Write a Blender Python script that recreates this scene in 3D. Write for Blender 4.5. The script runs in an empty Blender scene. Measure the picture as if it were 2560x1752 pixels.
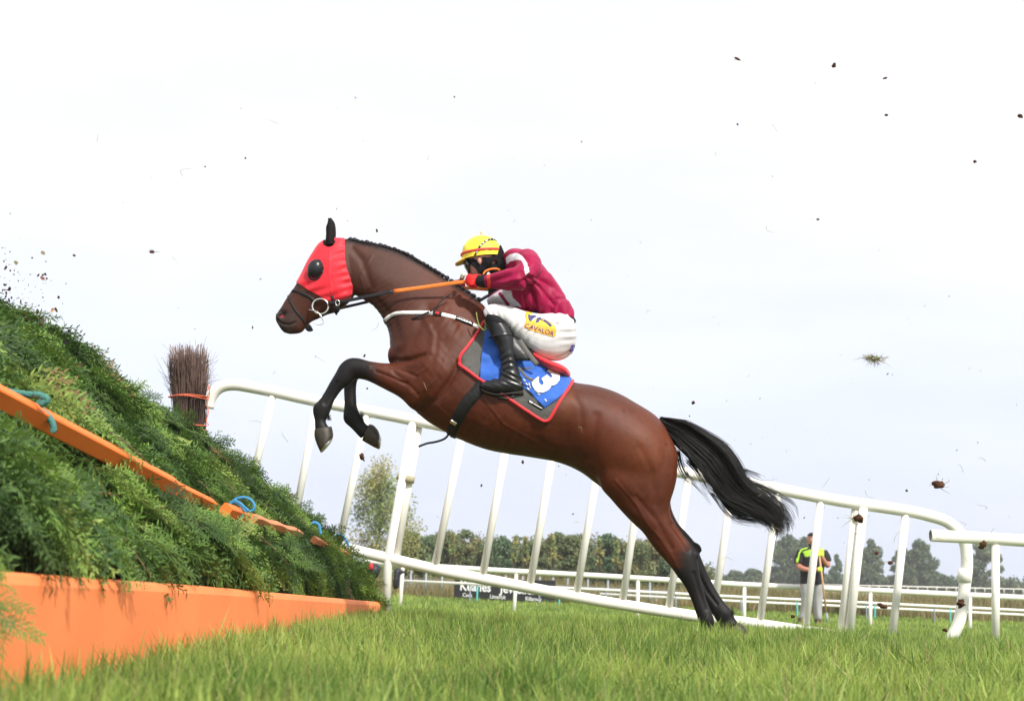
import bpy, bmesh, math, random
import numpy as np
from mathutils import Vector, Matrix
from mathutils.bvhtree import BVHTree
from mathutils.geometry import tessellate_polygon

C = bpy.context.scene.collection
SC = bpy.context.scene
rng = np.random.default_rng(7)
random.seed(7)
R = math.radians

# ---------------------------------------------------------------- camera
FPX, CX, CY, CAMZ = 3500.0, 1280.0, 876.0, 0.40
PITCH, ROLL = R(8.72), R(2.5)
cam_d = bpy.data.cameras.new('camera'); cam = bpy.data.objects.new('camera', cam_d); C.objects.link(cam)
cam_d.sensor_fit = 'HORIZONTAL'; cam_d.sensor_width = 36; cam_d.lens = 36 * FPX / 2560
cam_d.clip_start = 0.05; cam_d.clip_end = 5000
fw = np.array([0, math.cos(PITCH), math.sin(PITCH)])
r0 = np.array([1.0, 0, 0]); u0 = np.array([0, -math.sin(PITCH), math.cos(PITCH)])
rt = math.cos(ROLL) * r0 + math.sin(ROLL) * u0
up = -math.sin(ROLL) * r0 + math.cos(ROLL) * u0
M = Matrix(((rt[0], up[0], -fw[0], 0), (rt[1], up[1], -fw[1], 0), (rt[2], up[2], -fw[2], CAMZ), (0, 0, 0, 1)))
cam.matrix_world = M
SC.camera = cam
cam_d.dof.use_dof = True; cam_d.dof.focus_distance = 8.3; cam_d.dof.aperture_fstop = 4.5
CAMP = np.array([0, 0, CAMZ])

# ---------------------------------------------------------------- sky and sun
SUN_EL, SUN_AZ = R(44), R(148)      # azimuth clockwise from +Y (view direction)
w = bpy.data.worlds.new('World'); SC.world = w; w.use_nodes = True
nt = w.node_tree; N = nt.nodes; L = nt.links
for n in list(N): N.remove(n)
out = N.new('ShaderNodeOutputWorld'); bg = N.new('ShaderNodeBackground'); sky = N.new('ShaderNodeTexSky')
sky.sky_type = 'NISHITA'; sky.sun_disc = False; sky.sun_elevation = SUN_EL; sky.sun_rotation = SUN_AZ
tc = N.new('ShaderNodeTexCoord'); sep = N.new('ShaderNodeSeparateXYZ'); L.new(tc.outputs['Generated'], sep.inputs[0])
mp = N.new('ShaderNodeMapping'); mp.inputs['Scale'].default_value = (1.6, 1.6, 6.5); L.new(tc.outputs['Generated'], mp.inputs[0])
no = N.new('ShaderNodeTexNoise'); no.inputs['Scale'].default_value = 1.7; no.inputs['Detail'].default_value = 7; no.inputs['Roughness'].default_value = .5
L.new(mp.outputs[0], no.inputs['Vector'])
cr = N.new('ShaderNodeValToRGB'); e = cr.color_ramp.elements    # cloud base tone by height above the horizon
e[0].position = 0.0; e[0].color = (6.7, 7.25, 8.9, 1); e[1].position = 0.40; e[1].color = (8.8, 8.8, 9.1, 1)
x = cr.color_ramp.elements.new(.12); x.color = (7.35, 7.85, 9.2, 1)
x = cr.color_ramp.elements.new(.24); x.color = (8.35, 8.38, 8.95, 1)
L.new(sep.outputs['Z'], cr.inputs[0])
cr2 = N.new('ShaderNodeValToRGB'); e = cr2.color_ramp.elements
e[0].position = .36; e[0].color = (.93, .945, .965, 1); e[1].position = .62; e[1].color = (1.06, 1.045, 1.03, 1)
L.new(no.outputs['Fac'], cr2.inputs[0])
mul = N.new('ShaderNodeMixRGB'); mul.blend_type = 'MULTIPLY'; mul.inputs[0].default_value = 1
L.new(cr.outputs[0], mul.inputs[1]); L.new(cr2.outputs[0], mul.inputs[2])
mx = N.new('ShaderNodeMixRGB'); mx.inputs[0].default_value = .93
L.new(sky.outputs[0], mx.inputs[1]); L.new(mul.outputs[0], mx.inputs[2])
L.new(mx.outputs[0], bg.inputs[0]); bg.inputs[1].default_value = 0.1; L.new(bg.outputs[0], out.inputs[0])
sd = bpy.data.lights.new('sun', 'SUN'); sd.energy = 3.5; sd.angle = R(4); sd.color = (1, .95, .88)
so = bpy.data.objects.new('sun', sd); C.objects.link(so)
sdir = Vector((math.sin(SUN_AZ) * math.cos(SUN_EL), math.cos(SUN_AZ) * math.cos(SUN_EL), math.sin(SUN_EL)))
so.rotation_euler = sdir.to_track_quat('Z', 'Y').to_euler()
SC.view_settings.view_transform = 'Standard'; SC.view_settings.look = 'None'
SC.view_settings.exposure = 0.40; SC.view_settings.gamma = 1

# ---------------------------------------------------------------- helpers
def P(px, py, Y):
    d = fw + rt * ((px - CX) / FPX) + up * ((CY - py) / FPX)
    return CAMP + d * (Y / d[1])
def Pn(px, py, Y):
    px = np.asarray(px, float); py = np.asarray(py, float); Y = np.broadcast_to(np.asarray(Y, float), px.shape)
    d = fw[None] + rt[None] * ((px - CX) / FPX)[:, None] + up[None] * ((CY - py) / FPX)[:, None]
    return CAMP[None] + d * (Y / d[:, 1])[:, None]
def proj(v):
    q = np.asarray(v) - CAMP
    z = q @ fw
    return CX + FPX * (q @ rt) / z, CY - FPX * (q @ up) / z

ORG = {}
def empty(name, loc, label, cat, group=None, kind=None):
    o = bpy.data.objects.new(name, None); C.objects.link(o); o.location = loc; o.empty_display_size = .1
    ORG[o.name] = np.array(loc, float)
    tag(o, label, cat, group, kind); return o
def tag(o, label=None, cat=None, group=None, kind=None):
    if label: o['label'] = label
    if cat: o['category'] = cat
    if group: o['group'] = group
    if kind: o['kind'] = kind
    return o
def mk(name, V, F, mat, parent=None, col=None, smooth=True, label=None):
    """V (n,3) world coordinates, F array (m,k) or list of lists"""
    V = np.asarray(V, np.float32)
    org = ORG[parent.name] if parent is not None else np.zeros(3)
    me = bpy.data.meshes.new(name)
    if isinstance(F, np.ndarray):
        n, k = F.shape
        me.vertices.add(len(V)); me.vertices.foreach_set('co', (V - org).astype(np.float32).ravel())
        me.loops.add(n * k); me.loops.foreach_set('vertex_index', F.astype(np.int32).ravel())
        me.polygons.add(n); me.polygons.foreach_set('loop_start', np.arange(0, n * k, k, dtype=np.int32))
        me.update(calc_edges=True)
    else:
        me.from_pydata([tuple(a) for a in (V - org)], [], [list(f) for f in F]); me.update()
    if smooth: me.polygons.foreach_set('use_smooth', np.ones(len(me.polygons), bool))
    if col is not None:
        a = me.color_attributes.new('Col', 'FLOAT_COLOR', 'POINT')
        c = np.ones((len(V), 4), np.float32); c[:, :3] = col; a.data.foreach_set('color', c.ravel())
    me.materials.append(mat)
    o = bpy.data.objects.new(name, me); C.objects.link(o)
    if parent is not None:
        o.parent = parent
    ORG[o.name] = org
    if label: o['label'] = label
    return o

class MB:
    """collects several shapes into one mesh"""
    def __init__(s): s.V = []; s.F = []; s.n = 0
    def add(s, V, F):
        V = np.asarray(V, float); s.V.append(V)
        for f in F: s.F.append([int(i) + s.n for i in f])
        s.n += len(V); return s
    def build(s, name, mat, parent=None, **k): return mk(name, np.concatenate(s.V), s.F, mat, parent, **k)

def cat(parts):
    V = []; F = []; n = 0
    for v, f in parts:
        V.append(np.asarray(v)); F += [[int(i) + n for i in q] for q in f]; n += len(v)
    return np.concatenate(V), F

def crom(A, sub):
    """Catmull-Rom through rows of A"""
    A = np.asarray(A, float)
    if sub <= 1 or len(A) < 3: 
        if len(A) < 3 and sub > 1:
            t = np.linspace(0, 1, sub + 1)[:, None]; return A[0] * (1 - t) + A[-1] * t
        return A
    E = np.vstack([2 * A[0] - A[1], A, 2 * A[-1] - A[-2]]); o = []
    for i in range(len(A) - 1):
        p0, p1, p2, p3 = E[i], E[i + 1], E[i + 2], E[i + 3]
        for j in range(sub):
            t = j / sub
            o.append(.5 * ((2 * p1) + (-p0 + p2) * t + (2 * p0 - 5 * p1 + 4 * p2 - p3) * t * t + (-p0 + 3 * p1 - 3 * p2 + p3) * t ** 3))
    o.append(A[-1]); return np.array(o)

def ringfaces(m, n, caps=True):
    F = []
    for i in range(m - 1):
        for j in range(n):
            F.append([i * n + j, i * n + (j + 1) % n, (i + 1) * n + (j + 1) % n, (i + 1) * n + j])
    if caps:
        F.append(list(range(n))[::-1]); F.append([(m - 1) * n + j for j in range(n)])
    return F
def loft(secs, n=28, sub=4, p=1.0):
    """secs rows: ax,ay,bx,by (pixels of the two outline points), half width m, depth Y, [k pear]"""
    S = np.array([list(s) + [0] * (7 - len(s)) for s in secs], float)
    S = crom(S, sub)
    th = np.linspace(0, 2 * math.pi, n, endpoint=False); V = []
    for ax, ay, bx, by, wd, Yc, k in S:
        a, b = P(ax, ay, Yc), P(bx, by, Yc); c = (a + b) / 2; h = (a - b) / 2
        s = np.sin(th); s = np.sign(s) * np.abs(s) ** p
        V.append(c + np.outer(np.cos(th), h) + np.outer(s * wd * (1 - k * np.cos(th)), [0, 1.0, 0]))
    return np.concatenate(V), ringfaces(len(S), n)
def tube(pts, rad, n=10, sub=1, flat=1.0, upv=None, caps=True):
    pts = np.asarray(pts, float); rad = np.broadcast_to(np.asarray(rad, float), (len(pts),))
    A = crom(np.column_stack([pts, rad]), sub); pts = A[:, :3]; rad = A[:, 3]
    T = np.gradient(pts, axis=0); T /= np.linalg.norm(T, axis=1)[:, None] + 1e-12
    u = np.array(upv if upv is not None else ([0, 0, 1.0] if abs(T[0][2]) < .9 else [1.0, 0, 0]))
    V = []; th = np.linspace(0, 2 * math.pi, n, endpoint=False)
    for i in range(len(pts)):
        u = u - T[i] * (u @ T[i]); u /= np.linalg.norm(u) + 1e-12; b = np.cross(T[i], u)
        V.append(pts[i] + rad[i] * (np.outer(np.cos(th), u) + flat * np.outer(np.sin(th), b)))
    return np.concatenate(V), ringfaces(len(pts), n, caps)
def ptube(px, Y, rad, **k):
    """tube through pixel points; Y scalar or list"""
    Y = np.broadcast_to(np.asarray(Y, float), (len(px),))
    return tube([P(a, b, y) for (a, b), y in zip(px, Y)], rad, **k)
def ellipsoid(c, r, rot=None, nu=20, nv=12):
    th = np.linspace(0, 2 * math.pi, nu, endpoint=False); V = []
    for i in range(1, nv):
        ph = math.pi * i / nv
        V.append(np.column_stack([np.sin(ph) * np.cos(th), np.sin(ph) * np.sin(th), np.full(nu, math.cos(ph))]))
    V = np.concatenate(V); V = np.vstack([V, [0, 0, 1], [0, 0, -1]])
    F = ringfaces(nv - 1, nu, False); t = len(V) - 2; b = len(V) - 1
    for j in range(nu):
        F.append([t, (j + 1) % nu, j]); F.append([b, (nv - 2) * nu + j, (nv - 2) * nu + (j + 1) % nu])
    V = V * np.asarray(r)
    if rot is not None: V = V @ np.array(rot).T
    return V + np.asarray(c), F
def box(x0, x1, y0, y1, z0, z1):
    V = [(x, y, z) for x in (x0, x1) for y in (y0, y1) for z in (z0, z1)]
    return np.array(V, float), [[0, 1, 3, 2], [4, 6, 7, 5], [0, 4, 5, 1], [2, 3, 7, 6], [0, 2, 6, 4], [1, 5, 7, 3]]
def rotm(ax, a): return np.array(Matrix.Rotation(a, 3, ax))

def fuse(parts, voxel, it=6, fac=.5):
    V, F = cat(parts)
    me = bpy.data.meshes.new('tmp'); me.from_pydata([tuple(v) for v in V], [], F); me.update()
    bm = bmesh.new(); bm.from_mesh(me); bmesh.ops.recalc_face_normals(bm, faces=bm.faces[:]); bm.to_mesh(me); bm.free()
    o = bpy.data.objects.new('tmp', me); C.objects.link(o)
    m = o.modifiers.new('r', 'REMESH'); m.mode = 'VOXEL'; m.voxel_size = voxel
    if it:
        s = o.modifiers.new('s', 'SMOOTH'); s.factor = fac; s.iterations = it
    dg = bpy.context.evaluated_depsgraph_get(); ev = o.evaluated_get(dg); r = bpy.data.meshes.new_from_object(ev)
    nv = len(r.vertices); v = np.empty(nv * 3, np.float32); r.vertices.foreach_get('co', v); v = v.reshape(-1, 3).astype(float)
    k = np.empty(len(r.loops), np.int32); r.loops.foreach_get('vertex_index', k)
    tot = np.empty(len(r.polygons), np.int32); r.polygons.foreach_get('loop_total', tot)
    if (tot == 4).all(): f = k.reshape(-1, 4)
    else:
        f = []; i = 0
        for t in tot: f.append(list(k[i:i + t])); i += t
        f = np.array([q if len(q) == 4 else q + [q[-1]] for q in f])
    bpy.data.objects.remove(o); bpy.data.meshes.remove(me); bpy.data.meshes.remove(r)
    return v, f
def vnormals(v, f):
    a, b, c, d = v[f[:, 0]], v[f[:, 1]], v[f[:, 2]], v[f[:, 3]]
    fn = np.cross(c - a, d - b); n = np.zeros_like(v)
    for j in range(4): np.add.at(n, f[:, j], fn)
    return n / (np.linalg.norm(n, axis=1)[:, None] + 1e-12)
def bvh_of(v, f): return BVHTree.FromPolygons([tuple(x) for x in v], [list(map(int, q)) for q in f])
def seg_dist(px, py, line):
    best = np.full(px.shape, 1e9)
    for (x0, y0), (x1, y1) in zip(line[:-1], line[1:]):
        dx, dy = x1 - x0, y1 - y0; t = np.clip(((px - x0) * dx + (py - y0) * dy) / (dx * dx + dy * dy + 1e-9), 0, 1)
        best = np.minimum(best, np.hypot(px - x0 - t * dx, py - y0 - t * dy))
    return best
def in_poly(px, py, poly):
    r = np.zeros(px.shape, bool); n = len(poly)
    for i in range(n):
        x0, y0 = poly[i]; x1, y1 = poly[(i + 1) % n]
        c = ((y0 > py) != (y1 > py)) & (px < (x1 - x0) * (py - y0) / ((y1 - y0) if y1 != y0 else 1e-9) + x0)
        r ^= c
    return r
def ss(a, b, x):
    t = np.clip((x - a) / (b - a), 0, 1); return t * t * (3 - 2 * t)
def vnoise(v, s, seed=0):
    """cheap smooth 3-d noise from sines"""
    r = np.random.default_rng(seed); o = np.zeros(len(v))
    for i in range(6):
        k = r.normal(size=3) * s * (1 + .5 * i); o += np.sin(v @ k + r.uniform(0, 6.28)) / (1 + .4 * i)
    return o / 2.5

# draping on a surface along the camera's sight lines to real points on that surface
def drape(px, py, bvh, off, Yd=8.4):
    q = P(px, py, Yd); d = Vector(q - CAMP).normalized(); h = bvh.ray_cast(Vector(CAMP), d)
    if h[0] is None:
        h = bvh.find_nearest(Vector(q))
    n = h[1]
    if n.dot(d) > 0: n = -n
    return np.array(h[0] + n * off), np.array(n)
def drape_tris(V2, F, bvh, off, maxe=9):
    bm = bmesh.new(); vs = [bm.verts.new((x, y, 0)) for x, y in V2]
    for f in F:
        try: bm.faces.new([vs[i] for i in f])
        except ValueError: pass
    bmesh.ops.triangulate(bm, faces=bm.faces[:])
    for _ in range(6):
        ed = [e for e in bm.edges if e.calc_length() > maxe]
        if not ed: break
        bmesh.ops.subdivide_edges(bm, edges=ed, cuts=1); bmesh.ops.triangulate(bm, faces=[f for f in bm.faces if len(f.verts) > 3])
    V = [drape(v.co.x, v.co.y, bvh, off)[0] for v in bm.verts]; bm.verts.index_update()
    F = [[v.index for v in f.verts] for f in bm.faces]; bm.free()
    return np.array(V), F
def drape_poly(poly, bvh, off, maxe=9):
    t = tessellate_polygon([[Vector((x, y, 0)) for x, y in poly]])
    return drape_tris(poly, t, bvh, off, maxe)
def text2d(s, bold=0.0, ax='LEFT', sp=1.0):
    cu = bpy.data.curves.new('t', 'FONT'); cu.body = s; cu.offset = bold; cu.align_x = ax; cu.resolution_u = 3; cu.space_character = sp
    o = bpy.data.objects.new('t', cu); C.objects.link(o); dg = bpy.context.evaluated_depsgraph_get()
    me = bpy.data.meshes.new_from_object(o.evaluated_get(dg))
    V = np.array([v.co[:2] for v in me.vertices]); F = [list(p.vertices) for p in me.polygons]
    bpy.data.objects.remove(o); bpy.data.curves.remove(cu); bpy.data.meshes.remove(me)
    return V, F
def strap(path, wpx, bvh, off, thick=.004, sub=6, mirror=None):
    """band of given pixel width draped on the surface"""
    wp = np.broadcast_to(np.asarray(wpx, float), (len(path),))
    A = crom(np.column_stack([np.array(path, float), wp]), sub); T = np.gradient(A[:, :2], axis=0); T /= np.linalg.norm(T, axis=1)[:, None] + 1e-9
    Nn = np.column_stack([-T[:, 1], T[:, 0]]); V = []; m = len(A)
    for (x, y, ww), n in zip(A, Nn):
        for s, o_ in ((-.5, off - thick * 1.5), (-.46, off + thick * .6), (0, off + thick), (.46, off + thick * .6), (.5, off - thick * 1.5)):
            V.append(drape(x + n[0] * ww * s, y + n[1] * ww * s, bvh, o_)[0])
    V = np.array(V); F = []
    for i in range(m - 1):
        for j in range(4): F.append([i * 5 + j, i * 5 + j + 1, (i + 1) * 5 + j + 1, (i + 1) * 5 + j])
    if mirror is not None:
        W = V.copy(); W[:, 1] = 2 * mirror - W[:, 1]; V, F = cat([(V, F), (W, [f[::-1] for f in F])])
    return V, F

# ---------------------------------------------------------------- materials
MATS = {}
def mat(name, col=(.5, .5, .5), rough=.6, spec=.5, metal=0, noise=0, nscale=20, bump=0, bscale=60, attr=False, transl=0, sheen=0, coat=0,
        stretch=None, dirt=None, dirt_amt=0, dirt_scale=6, backface=None):
    if name in MATS: return MATS[name]
    m = bpy.data.materials.new(name); m.use_nodes = True; t = m.node_tree; N = t.nodes; L = t.links
    b = N['Principled BSDF']; b.inputs['Roughness'].default_value = rough; b.inputs['Specular IOR Level'].default_value = spec; b.inputs['Metallic'].default_value = metal
    b.inputs['Sheen Weight'].default_value = sheen; b.inputs['Coat Weight'].default_value = coat
    if attr:
        a = N.new('ShaderNodeAttribute'); a.attribute_name = 'Col'; src = a.outputs['Color']
    else:
        a = N.new('ShaderNodeRGB'); a.outputs[0].default_value = (*col, 1); src = a.outputs[0]
    tc = N.new('ShaderNodeTexCoord'); vec = tc.outputs['Object']
    if stretch:
        mp = N.new('ShaderNodeMapping'); mp.inputs['Scale'].default_value = stretch; L.new(vec, mp.inputs[0]); vec2 = mp.outputs[0]
    else: vec2 = vec
    if noise:
        n = N.new('ShaderNodeTexNoise'); n.inputs['Scale'].default_value = nscale; n.inputs['Detail'].default_value = 5; L.new(vec, n.inputs[0])
        mr = N.new('ShaderNodeMapRange'); mr.inputs[1].default_value = .25; mr.inputs[2].default_value = .75; mr.inputs[3].default_value = 1 - noise; mr.inputs[4].default_value = 1 + noise
        L.new(n.outputs[0], mr.inputs[0]); mm = N.new('ShaderNodeVectorMath'); mm.operation = 'SCALE'; L.new(src, mm.inputs[0]); L.new(mr.outputs[0], mm.inputs['Scale']); src = mm.outputs[0]
    if dirt:
        n = N.new('ShaderNodeTexNoise'); n.inputs['Scale'].default_value = dirt_scale; n.inputs['Detail'].default_value = 8; n.inputs['Roughness'].default_value = .7; L.new(vec, n.inputs[0])
        mr = N.new('ShaderNodeMapRange'); mr.inputs[1].default_value = 1 - dirt_amt; mr.inputs[2].default_value = 1 - dirt_amt + .08; L.new(n.outputs[0], mr.inputs[0])
        mi = N.new('ShaderNodeMixRGB'); L.new(mr.outputs[0], mi.inputs[0]); L.new(src, mi.inputs[1]); mi.inputs[2].default_value = (*dirt, 1); src = mi.outputs[0]
    L.new(src, b.inputs['Base Color'])
    if bump:
        n = N.new('ShaderNodeTexNoise'); n.inputs['Scale'].default_value = bscale; n.inputs['Detail'].default_value = 4; L.new(vec2, n.inputs[0])
        bp = N.new('ShaderNodeBump'); bp.inputs['Strength'].default_value = bump; bp.inputs['Distance'].default_value = .01; L.new(n.outputs[0], bp.inputs['Height']); L.new(bp.outputs[0], b.inputs['Normal'])
    if transl:
        tr = N.new('ShaderNodeBsdfTranslucent'); L.new(src, tr.inputs[0]); ms = N.new('ShaderNodeMixShader'); ms.inputs[0].default_value = transl
        o = N['Material Output']; L.new(b.outputs[0], ms.inputs[1]); L.new(tr.outputs[0], ms.inputs[2]); L.new(ms.outputs[0], o.inputs[0])
    MATS[name] = m; return m
m_white = mat('white_plastic', (.86, .83, .76), .38, .5, noise=.05, nscale=3, dirt=(.42, .36, .24), dirt_amt=.27, dirt_scale=9, bump=.05, bscale=8)
m_board = mat('orange_board', (.96, .27, .09), .65, .2, noise=.10, nscale=3, dirt=(.30, .05, .02), dirt_amt=.355, dirt_scale=30, bump=.05, bscale=20)
m_orange = mat('orange_padding', (.95, .20, .035), .6, .25, noise=.07, nscale=4, dirt=(.22, .04, .015), dirt_amt=.35, dirt_scale=34, bump=.12, bscale=30)
m_black = mat('black_leather', (.010, .010, .011), .4, .3, noise=.2, bump=.15, bscale=60)
m_metal = mat('steel', (.75, .74, .7), .25, .5, metal=1)
m_twig = mat('twig', attr=True, rough=.8, spec=.2)
m_foli = mat('conifer_foliage', attr=True, rough=.6, spec=.35, transl=.25)
m_grass = mat('grass_blades', attr=True, rough=.5, spec=.3, transl=.35)
m_leaf = mat('tree_leaves', attr=True, rough=.6, spec=.25, transl=.25)
m_bark = mat('bark', (.12, .09, .065), .85, .2, noise=.3, bump=.4, bscale=20)
m_mud = mat('mud', (.085, .035, .018), .9, .2, noise=.4, nscale=60, bump=.8, bscale=80)

# ground height (x, y) -> z ; the field falls gently away from the camera
GY = [-50, 0, 8.4, 12, 20, 27, 36, 60, 110, 400, 4000]; GZ = [0.02, 0.0, -0.02, -.12, -.36, -.53, -.56, -.56, -.55, -.42, -.42]
def gz(x, y):
    x = np.asarray(x, float); y = np.asarray(y, float)
    return np.interp(y, GY, GZ) + .012 * np.sin(x * 1.1 + y * .7) * np.exp(-np.abs(y - 6) / 30) + .01 * np.sin(x * 2.3 - y * 1.7 + 1)
# ================================================================ ground and grass
def ground():
    ys = np.concatenate([np.arange(-6, 14, .25), np.arange(14, 60, 1), np.geomspace(60, 3500, 40)])
    us = np.concatenate([-np.geomspace(1, 40, 14)[::-1], np.linspace(-.95, .95, 39), np.geomspace(1, 40, 14)])
    X = us[None] * (3 + np.maximum(ys, 0)[:, None] * .6); Y = np.repeat(ys[:, None], len(us), 1)
    Z = gz(X, Y); V = np.column_stack([X.ravel(), Y.ravel(), Z.ravel()]); nx = len(us)
    i, j = np.meshgrid(np.arange(len(ys) - 1), np.arange(nx - 1), indexing='ij'); a = (i * nx + j).ravel()
    F = np.column_stack([a, a + 1, a + nx + 1, a + nx])
    m = bpy.data.materials.new('ground'); m.use_nodes = True; t = m.node_tree; N = t.nodes; L = t.links; b = N['Principled BSDF']
    b.inputs['Roughness'].default_value = .9; b.inputs['Specular IOR Level'].default_value = .1
    g = N.new('ShaderNodeNewGeometry'); s = N.new('ShaderNodeSeparateXYZ'); L.new(g.outputs['Position'], s.inputs[0])
    n = N.new('ShaderNodeTexNoise'); n.inputs['Scale'].default_value = 1.3; n.inputs['Detail'].default_value = 9; n.inputs['Roughness'].default_value = .7; L.new(g.outputs['Position'], n.inputs[0])
    r = N.new('ShaderNodeValToRGB'); e = r.color_ramp.elements; e[0].position = .35; e[0].color = (.07, .12, .02, 1); e[1].position = .68; e[1].color = (.20, .27, .05, 1); L.new(n.outputs[0], r.inputs[0])
    n2 = N.new('ShaderNodeTexNoise'); n2.inputs['Scale'].default_value = .06; n2.inputs['Detail'].default_value = 6; L.new(g.outputs['Position'], n2.inputs[0])
    r2 = N.new('ShaderNodeValToRGB'); e = r2.color_ramp.elements; e[0].position = .4; e[0].color = (.26, .22, .11, 1); e[1].position = .62; e[1].color = (.19, .22, .075, 1); L.new(n2.outputs[0], r2.inputs[0])
    mr = N.new('ShaderNodeMapRange'); mr.inputs[1].default_value = 35; mr.inputs[2].default_value = 38; L.new(s.outputs['Y'], mr.inputs[0])
    mi = N.new('ShaderNodeMixRGB'); L.new(mr.outputs[0], mi.inputs[0]); L.new(r.outputs[0], mi.inputs[1]); L.new(r2.outputs[0], mi.inputs[2]); L.new(mi.outputs[0], b.inputs['Base Color'])
    o = mk('ground', V, F, m); tag(o, kind='structure')
ground()

def blades(n, X, Y, h, wd, cols, lean=.45, seed=0, zbase=None):
    r = np.random.default_rng(seed); n = len(X)
    Z = gz(X, Y) - .005 if zbase is None else zbase
    a = r.uniform(0, 2 * math.pi, n); ln = np.abs(r.normal(0, lean, n)) * h; bx, by = np.cos(a) * ln, np.sin(a) * ln
    f = r.uniform(0, 2 * math.pi, n); wx, wy = np.cos(f) * wd / 2, np.sin(f) * wd / 2
    B = np.column_stack([X, Y, Z]); S = np.column_stack([wx, wy, 0 * wx]); D = np.column_stack([bx, by, 0 * bx]); U = np.array([0, 0, 1.0])
    hh = h * np.sqrt(np.clip(1 - (ln / h * .6) ** 2, .15, 1))
    p1 = B + D * .28 + U * (hh * .5)[:, None]; p2 = B + D * 1.0 + U * hh[:, None]
    V = np.stack([B - S, B + S, p1 + S * .85, p1 - S * .85, p2], 1).reshape(-1, 3)
    i = np.arange(n) * 5
    F = np.stack([np.column_stack([i, i + 1, i + 2]), np.column_stack([i, i + 2, i + 3]), np.column_stack([i + 3, i + 2, i + 4])], 1).reshape(-1, 3)
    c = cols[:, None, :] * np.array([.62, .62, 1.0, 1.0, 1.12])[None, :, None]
    return V, F, c.reshape(-1, 3)
def grass_cols(n, X, Y, r, dry=.06):
    pn = .5 + .5 * np.sin(X * 3.1 + 1.3 * np.sin(Y * 2.1)) * np.sin(Y * 2.7 + 1.7 * np.sin(X * 1.9))
    pn2 = .5 + .5 * np.sin(X * 1.1 + 2.3 * np.sin(Y * .63)) * np.cos(Y * .9 + 1.7 * np.sin(X * .8)); pn = .5 * pn + .5 * pn2
    t = np.clip(r.normal(.12 + .75 * pn, .24, n), 0, 1)[:, None]
    c = np.array([.080, .175, .026]) * (1 - t) + np.array([.46, .56, .13]) * t
    d = r.random(n) < dry; c[d] = np.array([.46, .40, .17]) * r.uniform(.6, 1.1, d.sum())[:, None]
    d = r.random(n) < .04; c[d] = np.array([.05, .15, .03])
    return c
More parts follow.
